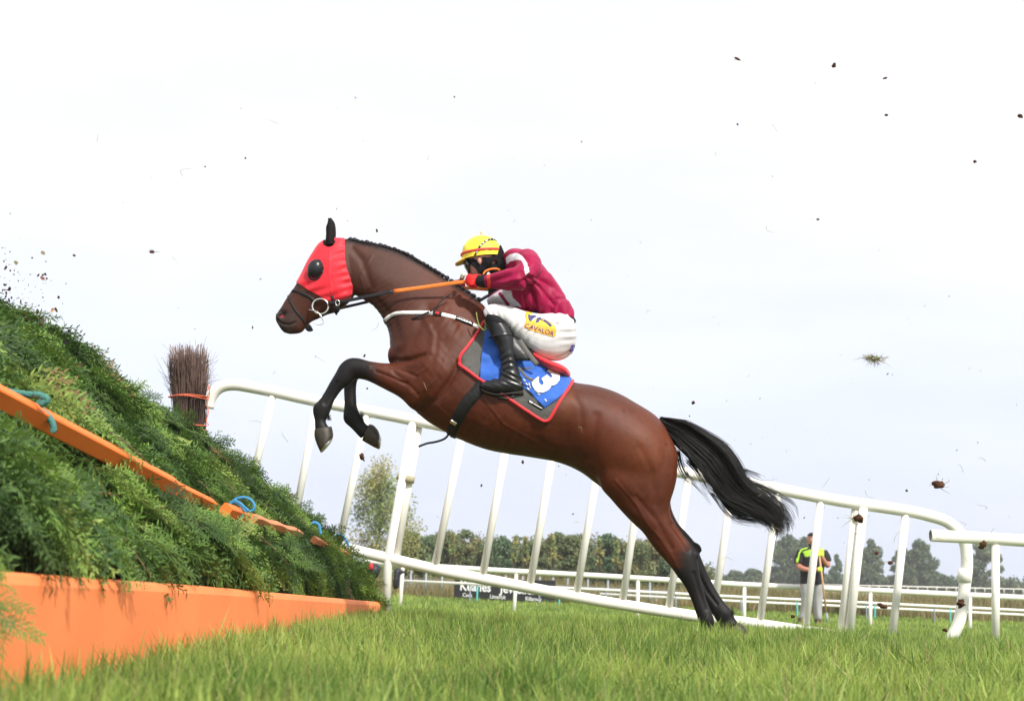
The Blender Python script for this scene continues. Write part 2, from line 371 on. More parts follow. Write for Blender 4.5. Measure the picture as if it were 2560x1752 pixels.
def grass():
    r = np.random.default_rng(3); VV = []; FF = []; CC = []; off = 0
    # zones: y0, y1, count, height, width, spread
    for (y0, y1, n, h, wd, hs) in [(1.9, 3.2, 30000, .10, .0068, .4), (3.2, 5, 62000, .095, .0068, .4), (5, 8, 110000, .092, .007, .42), (8, 12, 130000, .09, .0075, .45),
                                   (12, 19, 120000, .09, .012, .5), (19, 37, 130000, .10, .024, .6)]:
        Y = np.sqrt(r.uniform(y0 ** 2, y1 ** 2, n)); X = r.uniform(-1, 1, n) * (.40 * Y + .35)
        if y0 < 12: X = np.where((X < -1.0), r.uniform(-1.0, 1, n) * (.40 * Y + .35) * .999, X)
        k = (X > -1.12) | (Y > 11.9); X, Y = X[k], Y[k]; n = len(X)
        cl = .5 + .5 * np.sin(X * 5.3 + 2 * np.sin(Y * 3.7)) * np.sin(Y * 4.9 + 2 * np.sin(X * 4.1))
        H = h * np.clip(r.normal(.45 + .95 * cl, .34, n), .2, 2.4)
        W = wd * r.uniform(.6, 1.3, n)
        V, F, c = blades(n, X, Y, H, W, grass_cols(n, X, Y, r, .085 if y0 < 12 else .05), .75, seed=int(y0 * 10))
        VV.append(V); FF.append(F + off); CC.append(c); off += len(V)
    # taller tufts: (x px, y px of base, depth, count, height)
    for (px, Y, cnt, h, sp) in [(2010, 7.4, 170, .17, .10), (2060, 7.2, 120, .15, .12), (1790, 8.2, 120, .15, .09), (1850, 8.25, 90, .12, .1), (1500, 6.5, 60, .12, .12), (2480, 8.3, 120, .13, .2),
                                (700, 6.2, 120, .13, .2), (430, 4.3, 90, .12, .14), (250, 3.9, 60, .12, .14), (2250, 7.6, 100, .13, .15), (1330, 8.0, 90, .12, .3), (60, 2.75, 160, .17, .16), (240, 3.1, 170, .17, .18), (420, 3.7, 170, .16, .2), (560, 4.6, 170, .15, .2), (330, 2.7, 120, .16, .2), (700, 3.2, 130, .13, .25), (1100, 3.4, 160, .13, .3), (1600, 3.6, 160, .13, .35), (2100, 3.8, 160, .13, .35), (2450, 4.6, 160, .14, .35), (1250, 5.2, 200, .13, .4), (1900, 5.6, 200, .14, .4), (2350, 6.4, 200, .15, .4), (900, 5, 160, .13, .25), (880, 8.3, 100, .13, .2),
                                (1500, 10, 150, .14, .6), (2200, 10, 150, .14, .6)] + [(float(r.uniform(500, 2650)), float(r.uniform(3, 9.5)), 26, float(r.uniform(.11, .17)), .035) for _ in range(150)]:
        h = h * 1.0; x0 = (px - 1280) / FPX * Y; X = x0 + r.normal(0, sp, cnt); Yv = Y + r.normal(0, sp, cnt)
        X = np.maximum(X, -1.05)
        V, F, c = blades(cnt, X, Yv, h * r.uniform(.6, 1.15, cnt), .0065 * r.uniform(.7, 1.2, cnt), grass_cols(cnt, X, Yv, r, .02) * .8, .35, seed=cnt)
        VV.append(V); FF.append(F + off); CC.append(c); off += len(V)
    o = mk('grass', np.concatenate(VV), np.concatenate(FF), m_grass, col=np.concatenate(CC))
    tag(o, 'short green turf with paler and dry blades covering the racecourse', 'grass', kind='stuff')
    # rough dry verge behind the course
    n = 70000; Y = r.uniform(36.5, 58, n); X = r.uniform(-.45, .45, n) * Y
    t = r.random((n, 1)); c = np.array([.36, .27, .13]) * t + np.array([.15, .17, .055]) * (1 - t); pk = (np.sin(X * .9) + np.sin(X * 2.3 + Y)) > .9; c[pk] *= np.array([.6, .62, .6])
    H = .42 * np.clip(r.normal(1, .35, n) + .35 * np.sin(X * .8 + 1), .2, 2)
    V, F, c = blades(n, X, Y, H, .03 * r.uniform(.5, 1.4, n), c, .35, seed=5)
    o = mk('rough_grass', V, F, m_grass, col=c); tag(o, 'tall dry brown rough grass on the far side of the course', 'rough grass', kind='stuff')
grass()

# ================================================================ trees
def crown_leaves(blobs, n, size, cols, r, flat=.6):
    B = np.array(blobs, float); vol = B[:, 3] * B[:, 4] * B[:, 5]; ch = r.choice(len(B), n, p=vol / vol.sum())
    d = r.normal(size=(n, 3)); d /= np.linalg.norm(d, axis=1)[:, None]; rad = r.random(n) ** .5 * 1.22
    c = B[ch, :3] + d * rad[:, None] * B[ch, 3:6]
    nn = r.normal(size=(n, 3)); nn /= np.linalg.norm(nn, axis=1)[:, None]; t = np.cross(nn, r.normal(size=(n, 3))); t /= np.linalg.norm(t, axis=1)[:, None]; b = np.cross(nn, t)
    s = size * r.uniform(.5, 1.4, n)[:, None]
    V = np.stack([c - t * s, c - b * s * flat, c + t * s, c + b * s * flat], 1).reshape(-1, 3); i = np.arange(n) * 4
    col = cols[r.integers(0, len(cols), len(B))[ch]] * r.uniform(.7, 1.3, n)[:, None]
    return V, np.column_stack([i, i + 1, i + 2, i + 3]), np.repeat(col, 4, 0)
G_PAL = {'birch': [(.34, .36, .14), (.27, .34, .13), (.42, .38, .13), (.22, .29, .11)], 'scrub': [(.19, .23, .10), (.16, .21, .09), (.23, .24, .11), (.20, .23, .10), (.26, .24, .10)],
         'pine': [(.12, .19, .10), (.14, .21, .11), (.15, .22, .11)], 'far': [(.14, .19, .10), (.12, .17, .09), (.17, .21, .11)]}
def tree(name, label, px, by, ty, wpx, Y, pal, n, seed, shape='round', group=None, lsize=.1, cat_='tree', low=.12):
    r = np.random.default_rng(seed); base = P(px, by, Y); base[2] = float(gz(base[0], Y)) ; s = Y / FPX
    top = P(px, ty, Y)[2]; H = top - base[2]; W = wpx * s / 2
    t = empty(name, tuple(base), label, cat_, group)
    mb = MB(); tr = [base + np.array([0, 0, -.1])]; lean = r.normal(0, .03, 2)
    for k in range(1, 7): tr.append(base + np.array([lean[0] * H * k / 6 + r.normal(0, .01) * H, lean[1] * H * k / 6, H * .93 * k / 6]))
    mb.add(*tube(tr, np.linspace(.014, .003, 7) * H, n=7)); blobs = []
    nb = {'round': 44, 'column': 60, 'cone': 40, 'bush': 44}[shape]
    for k in range(nb):
        f = r.uniform(low, 1.0) if shape != 'cone' else low + (1 - low) * k / nb
        if shape == 'round': ww = math.sin(math.pi * min(1, (f * .80 + .14))) ** .6
        elif shape == 'column': ww = (math.sin(math.pi * min(.985, f * .66 + .33))) ** .8
        elif shape == 'cone': ww = (1 - f) ** .8 + .08
        else: ww = .9 - .5 * f ** 3
        a = r.uniform(0, 6.28); rr = W * ww * r.uniform(.3, .85)
        c = base + np.array([math.cos(a) * rr, math.sin(a) * rr, H * f * .93])
        br = (W * .27 * r.uniform(.6, 1.3)) * (1 if shape != 'cone' else .8 * ww + .25); hz_ = br * r.uniform(.6, 1.0) if shape != 'column' else br * 1.1
        blobs.append((*c, br, br, hz_))
        q = base + np.array([0, 0, H * f * .7]); mb.add(*tube([q, (q + c) / 2 + np.array([0, 0, .03 * H]), c], [.005 * H, .003 * H, .001 * H], n=4))
    V, F, c = crown_leaves(blobs, n, lsize, np.array(G_PAL[pal]), r)
    mk('crown', V, F, m_leaf, t, col=c, smooth=False); mb.build('trunk', m_bark, t)
    return t
tree('birch_tree', 'tall slim yellow-green birch seen between the leaning posts of the white wing', 938, 1460, 1144, 225, 48, 'birch', 13500, 1, 'column', lsize=.042, low=.03)
tree('birch_tree', 'short dark green tree just right of the tall slim birch', 1012, 1470, 1325, 130, 50, 'scrub', 6500, 2, 'round', lsize=.07)
hd = [(1060, 1345), (1110, 1330), (1150, 1338), (1190, 1352), (1240, 1348), (1290, 1345), (1335, 1352), (1380, 1340), (1425, 1352), (1470, 1350), (1515, 1352), (1550, 1362), (1600, 1358), (1640, 1365), (1685, 1380), (1730, 1400)]
lab = ['reddish', 'dense dark', 'grey-green', 'yellowing', 'olive']
for i, (x, ty) in enumerate(hd):
    k = ['pine', 'scrub', 'scrub', 'scrub', 'pine'][i % 5]
    tree('scrub_tree', 'low scrubby tree in the olive-green belt behind the black advertising board', x, 1500, ty - 8 + 8 * math.sin(i * 2.3), 112 + 18 * math.sin(i * 1.7), 58 + 3 * math.sin(i * 3.1), k, 9500, 20 + i, 'cone' if k == 'pine' and i % 2 else 'bush', 'scrub trees in the belt behind the advertising board', lsize=.058, low=.02)
for i, (x, ty) in enumerate([(1125, 1318), (1283, 1328), (1308, 1333), (1378, 1332), (1452, 1325), (1495, 1338), (1538, 1336)]):
    tree('sapling', 'thin young sapling rising above the olive-green scrub belt', x, 1500, ty, 26, 55, 'birch', 260, 60 + i, 'column', 'saplings rising above the scrub belt', lsize=.07, low=.55)
far = [(1968, 1338, 72, 'tall round grey-green tree left of the man with the fork', 'round', 'far'), (2008, 1340, 46, 'slender grey tree directly behind the head of the man with the fork', 'column', 'far'), (2091, 1380, 34, 'small conifer-shaped tree standing right of the man with the fork', 'cone', 'pine'),
       (2178, 1345, 52, 'narrow upright tree seen behind the double white posts', 'column', 'far'), (2262, 1372, 60, 'shorter tree half hidden by the last leaning upright of the wing', 'round', 'far'), (2303, 1349, 66, 'broad grey-green tree left of the curved end pipe of the wing', 'round', 'far'),
       (2462, 1352, 74, 'round dark tree right of the curved end pipe of the wing', 'round', 'far'), (1885, 1423, 40, 'low far bush left of the tail and of the tall grey-green tree', 'bush', 'far'), (1840, 1430, 34, 'small far bush just right of the hind legs', 'bush', 'far')]
for i, (x, ty, wd, lb, sh, pal) in enumerate(far):
    tree('far_tree', lb, x, 1470, ty, wd * 1.35, 190, pal, 6500, 90 + i, sh, 'trees on the far side of the racecourse', lsize=.20, low=.08)
def hedge():
    r = np.random.default_rng(8); blobs = []
    for px in np.arange(1700, 2640, 9):
        Y = 200 + r.normal(0, 5); top = 1437 + (px - 1700) * .012 + 5 * math.sin(px * .021) + r.normal(0, 4); p = P(px, top, Y); g = gz(p[0], Y)
        hh = max(p[2] - g, .6); blobs.append((p[0], Y, g + hh * .5, .8, 1.0, hh * .55))
    V, F, c = crown_leaves(blobs, 16000, .24, np.array(G_PAL['far']) * .8, r); o = mk('hedge', V, F, m_leaf, col=c, smooth=False)
    tag(o, 'long low dark hedge running under the far trees on the right', 'hedge')
hedge()
def belt():
    r = np.random.default_rng(18); blobs = []
    for px in np.arange(985, 1790, 7):
        Y = 64 + r.normal(0, 1.5); top = np.interp(px, [985, 1100, 1640, 1700, 1790], [1380, 1358, 1368, 1384, 1425]) + 9 * math.sin(px * .05) + 6 * math.sin(px * .13) + r.normal(0, 5); p = P(px, top, Y); g = gz(p[0], Y); hh = max(p[2] - g, .4)
        blobs.append((p[0], Y, g + hh * .5, .33, .5, hh * .55))
    V, F, c = crown_leaves(blobs, 75000, .055, np.array(G_PAL['scrub']) * .9, r); o = mk('hedge', V, F, m_leaf, col=c, smooth=False)
    tag(o, 'continuous low olive-green undergrowth filling the gaps between the scrub trees', 'hedge')
belt()

# ================================================================ rails behind
def pipe_line(pts, Y, rad, n=10): return tube([P(a, b, y) for (a, b), y in zip(pts, np.broadcast_to(Y, (len(pts),)))], rad, n=n)
t = empty('running_rail', tuple(P(1285, 1517, 27)), 'white running rail on straight white posts, level with the man holding the wooden handle', 'rail')
mk('top_rail', *pipe_line([(895, 1404), (1220, 1424), (1500, 1439), (1860, 1461), (2176, 1475), (2640, 1497)], 27, .052), m_white, t)
for x, y in [(1001, 1501), (1285, 1517), (1595, 1532), (1861, 1546), (2176, 1560), (2425, 1575)]:
    b = P(x, y, 27); g = float(gz(b[0], 27)); tp = P(x + (6 if x < 1400 else 0), 1409 + (x - 1001) * .0505 + 6, 27); mk('post', *tube([[b[0], 27, g - .15], tp], .036, n=10), m_white, t)
t = empty('running_rail', tuple(P(1500, 1500, 34)), 'low double white running rail on thin turquoise and grey legs behind the man', 'rail')
mk('top_rail', *pipe_line([(1006, 1451), (1500, 1473), (1860, 1492), (2140, 1505), (2640, 1529)], 34, .032), m_white, t)
mk('lower_rail', *pipe_line([(1500, 1484), (1860, 1503), (2140, 1516), (2640, 1540)], 34.6, .03), m_white, t)
m_teal = mat('turquoise_plastic', (.10, .55, .52), .5); m_grey = mat('grey_galvanised', (.30, .34, .38), .5, metal=.3)
for x, y0, mm in [(1194, 1461, m_teal), (1399, 1470, m_teal), (1993, 1500, m_teal), (2187, 1508, m_teal), (2376, 1517, m_teal), (1176, 1461, m_grey), (1349, 1468, m_grey), (1516, 1476, m_grey), (2166, 1512, m_grey), (2336, 1520, m_grey), (1690, 1484, m_grey), (1853, 1492, m_grey)]:
    p = P(x, y0, 34); g = float(gz(p[0], 34)); mk('leg', *tube([[p[0], 34, g - .1], [p[0], 34, g + .35], [p[0] - .02, 34.1, p[2]]], .02, n=8, sub=3), mm, t)
for j, (pts, Y, lb, st) in enumerate([([(1650, 1448), (1880, 1453), (2240, 1463)], 230, 'farthest thin white running rail, its left stretch under the trees', 1), ([(2290, 1460), (2640, 1468)], 260, 'farthest thin white running rail on the right, under the dark hedge', 1), ([(2030, 1461), (2210, 1464), (2640, 1474)], 180, 'nearer of the thin white running rails at the far edge of the field', 1)]):
    t = empty('distant_rail', tuple(P(pts[0][0], pts[0][1] + 6, Y)), lb, 'rail')
    mk('rail', *pipe_line(pts, Y, .07, 8), m_white, t)
    xs = np.arange(pts[0][0], pts[-1][0], 16 if Y > 200 else 24)
    for x in xs:
        yy = np.interp(x, [p[0] for p in pts], [p[1] for p in pts]); p = P(x, yy, Y); g = float(gz(p[0], Y)); mk('post', *tube([[p[0], Y, g - .1], p], .05, n=5), m_white, t)

# wire mesh fence with grey posts behind the board
t = empty('mesh_fence', tuple(P(1100, 1500, 38)), 'grey wire mesh fence on galvanised posts behind the black board', 'fence')
m_wire = mat('wire', (.35, .36, .36), .5, metal=.4)
for x in [1028, 1066, 1106, 1265, 1307, 1350, 1383, 1420, 1470, 1520, 1570, 1625, 1680]:
    p = P(x, 1425 + (x - 1028) * .05, 38); g = float(gz(p[0], 38)); mk('post', *tube([[p[0], 38, g - .1], p], .028, n=8), m_grey, t)
mb = MB()
for k in range(7):
    a = P(1000, 1442 + k * 8, 38.02); b = P(1700, 1442 + 35 + k * 7, 38.02); mb.add(*tube([a, b], .006, n=4))
for x in np.arange(1000, 1700, 7):
    a = P(x, 1442 + (x - 1000) * .05, 38.03); b = P(x + 10, 1495 + (x - 1000) * .045, 38.03); mb.add(*tube([a, b], .004, n=3)); a = P(x + 10, 1442 + (x - 1000) * .05, 38.03); b = P(x, 1495 + (x - 1000) * .045, 38.03); mb.add(*tube([a, b], .004, n=3))
mb.build('mesh', m_wire, t)
for i, x in enumerate([1410, 1455, 1510, 1560, 1625, 1670]):   # small wire shelters
    y = 1466 + (x - 1410) * .05; mb = MB(); h = .35
    a, b, c = P(x - 18, y + 10, 40), P(x, y, 40), P(x + 18, y + 10, 40)
    for d in (0, 1.2):
        dd = np.array([0, d, 0]); mb.add(*tube([a + dd, b + dd, c + dd], .018, n=5)); mb.add(*tube([a + dd, a + dd - [0, 0, .6]], .018, n=5)); mb.add(*tube([c + dd, c + dd - [0, 0, .6]], .018, n=5))
    for q in (a, b, c): mb.add(*tube([q, q + [0, 1.2, 0]], .018, n=5))
    o = mb.build('wire_shelter', m_wire); tag(o, 'small gabled wire pen frame in the rough grass behind the rails', 'pen frame', 'wire pen frames in the rough grass')
# advertising board
t = empty('advertising_board', tuple(P(1262, 1505, 35.6)), 'long black board with white lettering on short legs behind the rails', 'sign')
m_sign = mat('sign_black', (.012, .012, .014), .5, noise=.3, nscale=3); m_letter = mat('sign_white', (.75, .75, .75), .6)
bc = [P(1136.5, 1448, 35.6), P(1389, 1450, 35.6), P(1386, 1507, 35.6), P(1134, 1492, 35.6)]
V = np.array([c for c in bc] + [c + np.array([0, .05, 0]) for c in bc]); mk('panel', V, [[0, 3, 2, 1], [4, 5, 6, 7], [0, 1, 5, 4], [1, 2, 6, 5], [2, 3, 7, 6], [3, 0, 4, 7]], m_sign, t, smooth=False)
def sign_text(s, x, y, h, bold, ang, wscale=1, ax='LEFT'):
    V2, F = text2d(s, bold, ax); c, sn = math.cos(R(ang)), math.sin(R(ang)); V = []
    for u, v in V2:
        u *= h / .7 * wscale; v *= h / .7; V.append(P(x + u * c + v * sn, y + u * sn - v * c, 35.58))
    return np.array(V), F
mb = MB(); mb.add(*sign_text('Keanes', 1149, 1474, 24, .025, 3.3, .78)); mb2 = MB(); mb2.add(*sign_text('Jewellers', 1250, 1480, 24, .025, 3.3, .82)); mb2.build('lettering', m_letter, t, smooth=False)
for (x0, y0) in (): mb.add(*cat([(np.array([P(x0 - 1.5, y0, 35.575), P(x0 + 5.5, y0 + .3, 35.575), P(x0 + 5.5, y0 + 1.9, 35.575), P(x0 - 1.5, y0 + 1.6, 35.575)]), [[0, 1, 2, 3]])]))
mb.build('lettering', m_letter, t, smooth=False)
for s_, x_, y_ in (('Cork', 1156, 1490.5), ('Limerick', 1224, 1494.5), ('Killarney', 1313, 1500)):
    mb = MB(); mb.add(*sign_text(s_, x_, y_, 9.5, .018, 3.3, .84)); mb.build('lettering', m_letter, t, smooth=False)
for x in (1180, 1220, 1262, 1303, 1340, 1379):
    p = P(x, 1496 + (x - 1180) * .05, 35.7); g = float(gz(p[0], 35.7)); mk('leg', *tube([[p[0], 35.7, g - .1], p], .02, n=6), m_grey, t)
# padded black covers at the end of the rails
m_cover = mat('black_nylon', (.014, .015, .022), .55, noise=.3, bump=.5, bscale=9); m_redc = mat('red_nylon', (.6, .03, .04), .5)
o = mk('padded_cover', *fuse([loft([(985, 1420, 984, 1432, .05, 26.5), (996, 1418, 984, 1445, .09, 26.5), (1000, 1424, 981, 1458, .1, 26.5), (1000, 1440, 983, 1470, .1, 26.5), (998, 1470, 985, 1474, .05, 26.5)]), loft([(996, 1418, 996, 1430, .04, 26.5), (1019, 1428, 1010, 1436, .02, 26.5)])], .03, 4), m_cover)
tag(o, 'black padded cover wrapped on the end post of the far rail beside the fence', 'cover')
t = empty('padded_cover', tuple(P(940, 1440, 20)), 'dark cover with a bright red patch hanging just beyond the foot of the brush fence', 'cover')
mk('cover', *fuse([loft([(912, 1405, 915, 1440, .05, 20), (930, 1406, 928, 1445, .1, 20), (946, 1410, 938, 1446, .1, 20), (952, 1424, 946, 1440, .05, 20)])], .02, 3), m_cover, t)
mk('patch', *loft([(917, 1408, 917, 1421, .02, 19.9), (925, 1407, 925, 1423, .03, 19.88), (933, 1408, 933, 1422, .02, 19.9)]), m_redc, t)

# ================================================================ white wing beside the fence
YW = 11.7
t = empty('white_wing', tuple(P(1400, 1600, YW)), 'tall white plastic pipe wing with sloping rails and leaning uprights running behind the horse', 'fence wing')
m_white2 = mat('white_pipe', (.90, .875, .80), .45, .3, noise=.03, nscale=2, dirt=(.40, .34, .2), dirt_amt=.335, dirt_scale=22, bump=.04, bscale=6)
top = [(520, 1020), (526, 996), (541, 975), (562, 964), (592, 962), (635, 969), (700, 982), (781, 1000), (985, 1040), (1340, 1110), (1702, 1180), (1890, 1212), (2101, 1252), (2264, 1276), (2327, 1290), (2366, 1303), (2393, 1325), (2409, 1349), (2416, 1376), (2417, 1421), (2412, 1460), (2406, 1510), (2397, 1556), (2375, 1600), (2360, 1615)]
mk('top_rail', *ptube(top, YW, .049, n=16, sub=4), m_white2, t)
mk('bottom_rail', *ptube([(800, 1356), (876, 1373), (1030, 1409), (1123, 1430), (1332, 1470), (1500, 1502), (1741, 1540), (1860, 1555), (2071, 1585), (2200, 1602)], [YW] * 10, .046, n=16, sub=2), m_white2, t)
up_ = [(681, 990, 622, 1240, .031), (793, 1003, 733, 1320, .031), (917, 1037, 846, 1368, .031), (1159, 1070, 1088, 1412, .032), (1268, 1100, 1207, 1436, .032), (1384, 1120, 1325, 1462, .032), (1500, 1142, 1442, 1480, .031), (1607, 1160, 1557, 1498, .031),
       (1722, 1186, 1672, 1518, .031), (1832, 1206, 1783, 1534, .031), (1946, 1222, 1900, 1553, .031), (2052, 1246, 2013, 1575, .031), (2264, 1286, 2228, 1615, .033)]
for a, b, c, d, r_ in up_: mk('upright', *ptube([(a, b), (c, d)], YW, r_, n=14), m_white2, t)
mk('double_post', *cat([ptube([(1032, 1056), (970, 1400), (965, 1545)], YW - .01, .036, n=14), ptube([(1047, 1058), (989, 1398)], YW + .05, .036, n=14)]), m_white2, t)
mk('double_post', *cat([ptube([(2140, 1268), (2101, 1600)], YW + .03, .037, n=14), ptube([(2158, 1270), (2120, 1610)], YW - .02, .037, n=14)]), m_white2, t)
m_tape = mat('old_tape', (.45, .40, .27), .7, noise=.2)
mk('tape_band', *ptube([(1016, 1187), (1012, 1203)], YW + .01, [.078, .078], n=18, flat=.62), m_tape, t)
mk('sleeve', *ptube([(2413, 1422), (2410, 1455)], YW, .056, n=18), m_white2, t); mk('sleeve', *ptube([(2146, 1278), (2142, 1306)], YW + .02, .047, n=16), m_white2, t)
# dirt scuff of moss
t = empty('running_rail', tuple(P(2489, 1610, 11.2)), 'near white running rail with an open pipe end at the far right', 'rail')
V, F = ptube([(2327, 1338), (2480, 1346), (2700, 1360)], 11.2, .048, n=18, caps=False); V2, F2 = ptube([(2326, 1338), (2480, 1346), (2700, 1360)], 11.2, .042, n=18, caps=False)
ring = [[j, (j + 1) % 18, len(V) + (j + 1) % 18, len(V) + j] for j in range(18)]
VV, FF = cat([(V, F), (V2, [f[::-1] for f in F2])]); mk('rail', VV, FF + ring, m_white2, t)
mk('post', *ptube([(2489, 1362), (2489, 1625)], 11.2, .032, n=14), m_white2, t)
# ================================================================ brush fence
YN, YFAR = 2.2, 11.35
prof = np.array([(-1.06, -.42), (-1.16, -.14), (-1.27, .06), (-1.74, .45), (-2.30, .86), (-2.56, 1.03), (-2.80, 1.04), (-3.1, .8), (-3.35, -.5)])   # (x, z relative to the camera)
prof[:, 1] += CAMZ
fence = empty('brush_fence', (-1.9, 7, 0.0), 'green conifer brush steeplechase fence with orange rails and take-off board', 'fence')
def yend(z):   # the far end slants back towards the top
    return YFAR - 1.0 * np.clip((np.asarray(z) - CAMZ + .3) / 1.35, 0, 1)
def prof_at(s):
    d = np.r_[0, np.cumsum(np.hypot(*np.diff(prof, axis=0).T))]; s = np.asarray(s) * d[-1]
    return np.interp(s, d, prof[:, 0]), np.interp(s, d, prof[:, 1]), d[-1]
ys = np.arange(YN, YFAR + .01, .15); ss_ = np.linspace(0, 1, 46); X0, Z0, PLEN = prof_at(ss_)
def lump(s, y): return np.where(np.asarray(s) > .25, .16 * (1 - ss(7.2, 8.7, np.asarray(y))) * np.clip((np.asarray(s) - .25) * 3, 0, 1), 0) + .035 * np.sin(y * 3.1 + s * 9) + .03 * np.sin(y * 5.3 - s * 14 + 1) + .02 * np.sin(y * 11 + s * 31)
V = []
for y in ys:
    k = lump(ss_, y) - .10
    tx, tz = np.gradient(X0), np.gradient(Z0); l = np.hypot(tx, tz); nx, nz = tz / l, -tx / l
    V.append(np.column_stack([X0 + nx * k, YN + (y - YN) * (yend(Z0) - .05 - YN) / (YFAR - YN), Z0 + nz * k]))
V = np.concatenate(V); n = 46; m = len(ys); i, j = np.meshgrid(np.arange(m - 1), np.arange(n - 1), indexing='ij'); a = (i * n + j).ravel()
F = [list(q) for q in np.column_stack([a, a + 1, a + n + 1, a + n])] + [list(range(n))[::-1], [(m - 1) * n + k for k in range(n)]]
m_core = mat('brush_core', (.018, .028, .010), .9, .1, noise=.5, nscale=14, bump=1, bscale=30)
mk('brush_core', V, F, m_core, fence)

def sl(px, py, s_extra=0):
    """world point where the sight line meets the sloping apron raised a little"""
    k = (px - 1280) / FPX; best = None
    for Y in np.arange(2.0, 11.4, .02):
        p = P(px, py, Y); zs = np.interp(-p[0], -prof[:7, 0], prof[:7, 1]) + .065 + s_extra
        if p[2] >= zs and p[0] < -1.0 and Y > 2.4: best = p; 
        if best is not None and p[2] < zs: break
    return p
g1 = sl(-60, 962); g3 = sl(432, 1216); g2 = (g1 + g3) / 2; g4 = sl(528, 1262); g5 = sl(612, 1290); g6 = sl(750, 1334); g7 = sl(868, 1386)
BEAM = [g1, g2, g3, g4, g5, g6, g7]
def frond_template(seed, L_=.26, W=.115):
    """flat conifer spray of many thin leaflets: returns verts (n,3), quads, shade"""
    r = np.random.default_rng(seed); V = []; F = []; S = []
    def kite(p, d, l, w, sh, lift=0):
        d = d / np.linalg.norm(d); n = np.array([-d[1], d[0], 0]); q = p + d * l; q[2] += lift; mid = p + d * l * .45; mid[2] += lift * .3
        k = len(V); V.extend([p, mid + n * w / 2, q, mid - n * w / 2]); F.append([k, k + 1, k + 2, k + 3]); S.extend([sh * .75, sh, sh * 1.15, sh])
    kite(np.zeros(3), np.array([1.0, 0, 0]), L_, .006, .55)
    nb = 13
    for i in range(nb):
        f = (i + .5) / nb; side = 1 if i % 2 else -1; p = np.array([L_ * (.08 + .85 * f), 0, 0]); a = side * R(48 - 16 * f + r.normal(0, 5)); bl = W * (1 - .62 * f) * r.uniform(.8, 1.15)
        d = np.array([math.cos(a), math.sin(a), 0]); lift = r.normal(0, .012); kite(p, d, bl, .0085, .9, lift)
        for k in range(6):
            g = (k + .6) / 6.5; pp = p + d * bl * g + np.array([0, 0, lift * g]); for_s = 1 if k % 2 else -1
            aa = a + for_s * R(36); kite(pp, np.array([math.cos(aa), math.sin(aa), 0]), bl * .42 * (1 - .4 * g), .0075, 1.05, r.normal(0, .01))
    V = np.array(V); V[:, 2] -= (V[:, 0] / L_) ** 2 * .075 + 0.12 * np.abs(V[:, 1]) ** 1.2
    return V, np.array(F), np.array(S)
T = [frond_template(s) for s in range(4)]
PAL = np.array([(.045, .095, .022), (.085, .155, .035), (.13, .23, .042), (.18, .28, .05), (.25, .32, .08), (.10, .19, .07)])
def fronds(pos, nrm, dirv, scale, seed, palw=None):
    r = np.random.default_rng(seed); n = len(pos); VV = []; FF = []; CC = []; off = 0
    d = dirv - nrm * (dirv * nrm).sum(1)[:, None]; d /= np.linalg.norm(d, axis=1)[:, None]
    tilt = r.uniform(R(-4), R(18), n)[:, None]; x = d * np.cos(tilt) + nrm * np.sin(tilt); roll = r.normal(0, .5, n)[:, None]
    y = np.cross(nrm, x); y /= np.linalg.norm(y, axis=1)[:, None]; z = np.cross(x, y); y2 = y * np.cos(roll) + z * np.sin(roll); z2 = np.cross(x, y2)
    which = r.integers(0, 4, n); blotch = .5 + .5 * np.sin(pos[:, 1] * 4.3 + 2 * np.sin(pos[:, 0] * 5)) * np.sin(pos[:, 2] * 6 + pos[:, 1] * 2)
    pi = np.clip((blotch * 3 + r.uniform(-1.3, 2.3, n)), 0, 5).astype(int); tone = r.uniform(.8, 1.35, n) * (.82 + .36 * blotch)
    dry = r.random(n) < .012
    for q in range(4):
        k = np.where(which == q)[0]; tv, tf, ts = T[q]
        v = pos[k][:, None] + scale[k][:, None, None] * (tv[None, :, 0, None] * x[k][:, None] + tv[None, :, 1, None] * y2[k][:, None] + tv[None, :, 2, None] * z2[k][:, None])
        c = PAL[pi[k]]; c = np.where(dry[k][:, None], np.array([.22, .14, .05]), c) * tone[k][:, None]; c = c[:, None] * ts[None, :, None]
        f = tf[None] + (np.arange(len(k)) * len(tv))[:, None, None] + off; VV.append(v.reshape(-1, 3)); CC.append(c.reshape(-1, 3)); FF.append(f.reshape(-1, 4)); off += len(k) * len(tv)
    return np.concatenate(VV), np.concatenate(FF), np.concatenate(CC)
def surf(s, y):
    x, z, _ = prof_at(s); x2, z2, _ = prof_at(s + 1e-3); tx, tz = x2 - x, z2 - z; l = np.hypot(tx, tz) + 1e-9
    n = np.column_stack([tz / l, 0 * x, -tx / l]); k = lump(s, y)
    return np.column_stack([x, y, z]) + n * (k - .06)[:, None], n
r = np.random.default_rng(12)
nf = 15500; y = YN + (YFAR - YN) * r.random(nf) ** .85; s = r.uniform(.08, .70, nf); z0 = prof_at(s)[1]; y = YN + (y - YN) * (yend(z0) - YN) / (YFAR - YN); pos, nrm = surf(s, y)
flip = nrm[:, 0] < -.2
base = np.column_stack([.75 + .2 * r.normal(size=nf), .45 + .32 * r.normal(size=nf), -.75 + .25 * r.normal(size=nf)])
cl = np.sin(y * 2.3 + s * 12)[:, None]; base += cl * np.array([-.2, .6, .25]); base[s > .52] = np.array([.0, .5, .4]) + .5 * r.normal(size=((s > .52).sum(), 3))
pos += nrm * r.uniform(-.03, .05, nf)[:, None]
fs = r.uniform(.55, 1.25, nf) * np.interp(y, [3, 7, 11], [1.3, 1.05, .9]) * np.where(s > .52, .85, 1); bd = base - nrm * (base * nrm).sum(1)[:, None]; bd /= np.linalg.norm(bd, axis=1)[:, None]; tipp = pos + (bd * .93 + nrm * .3) * (.26 * fs)[:, None]
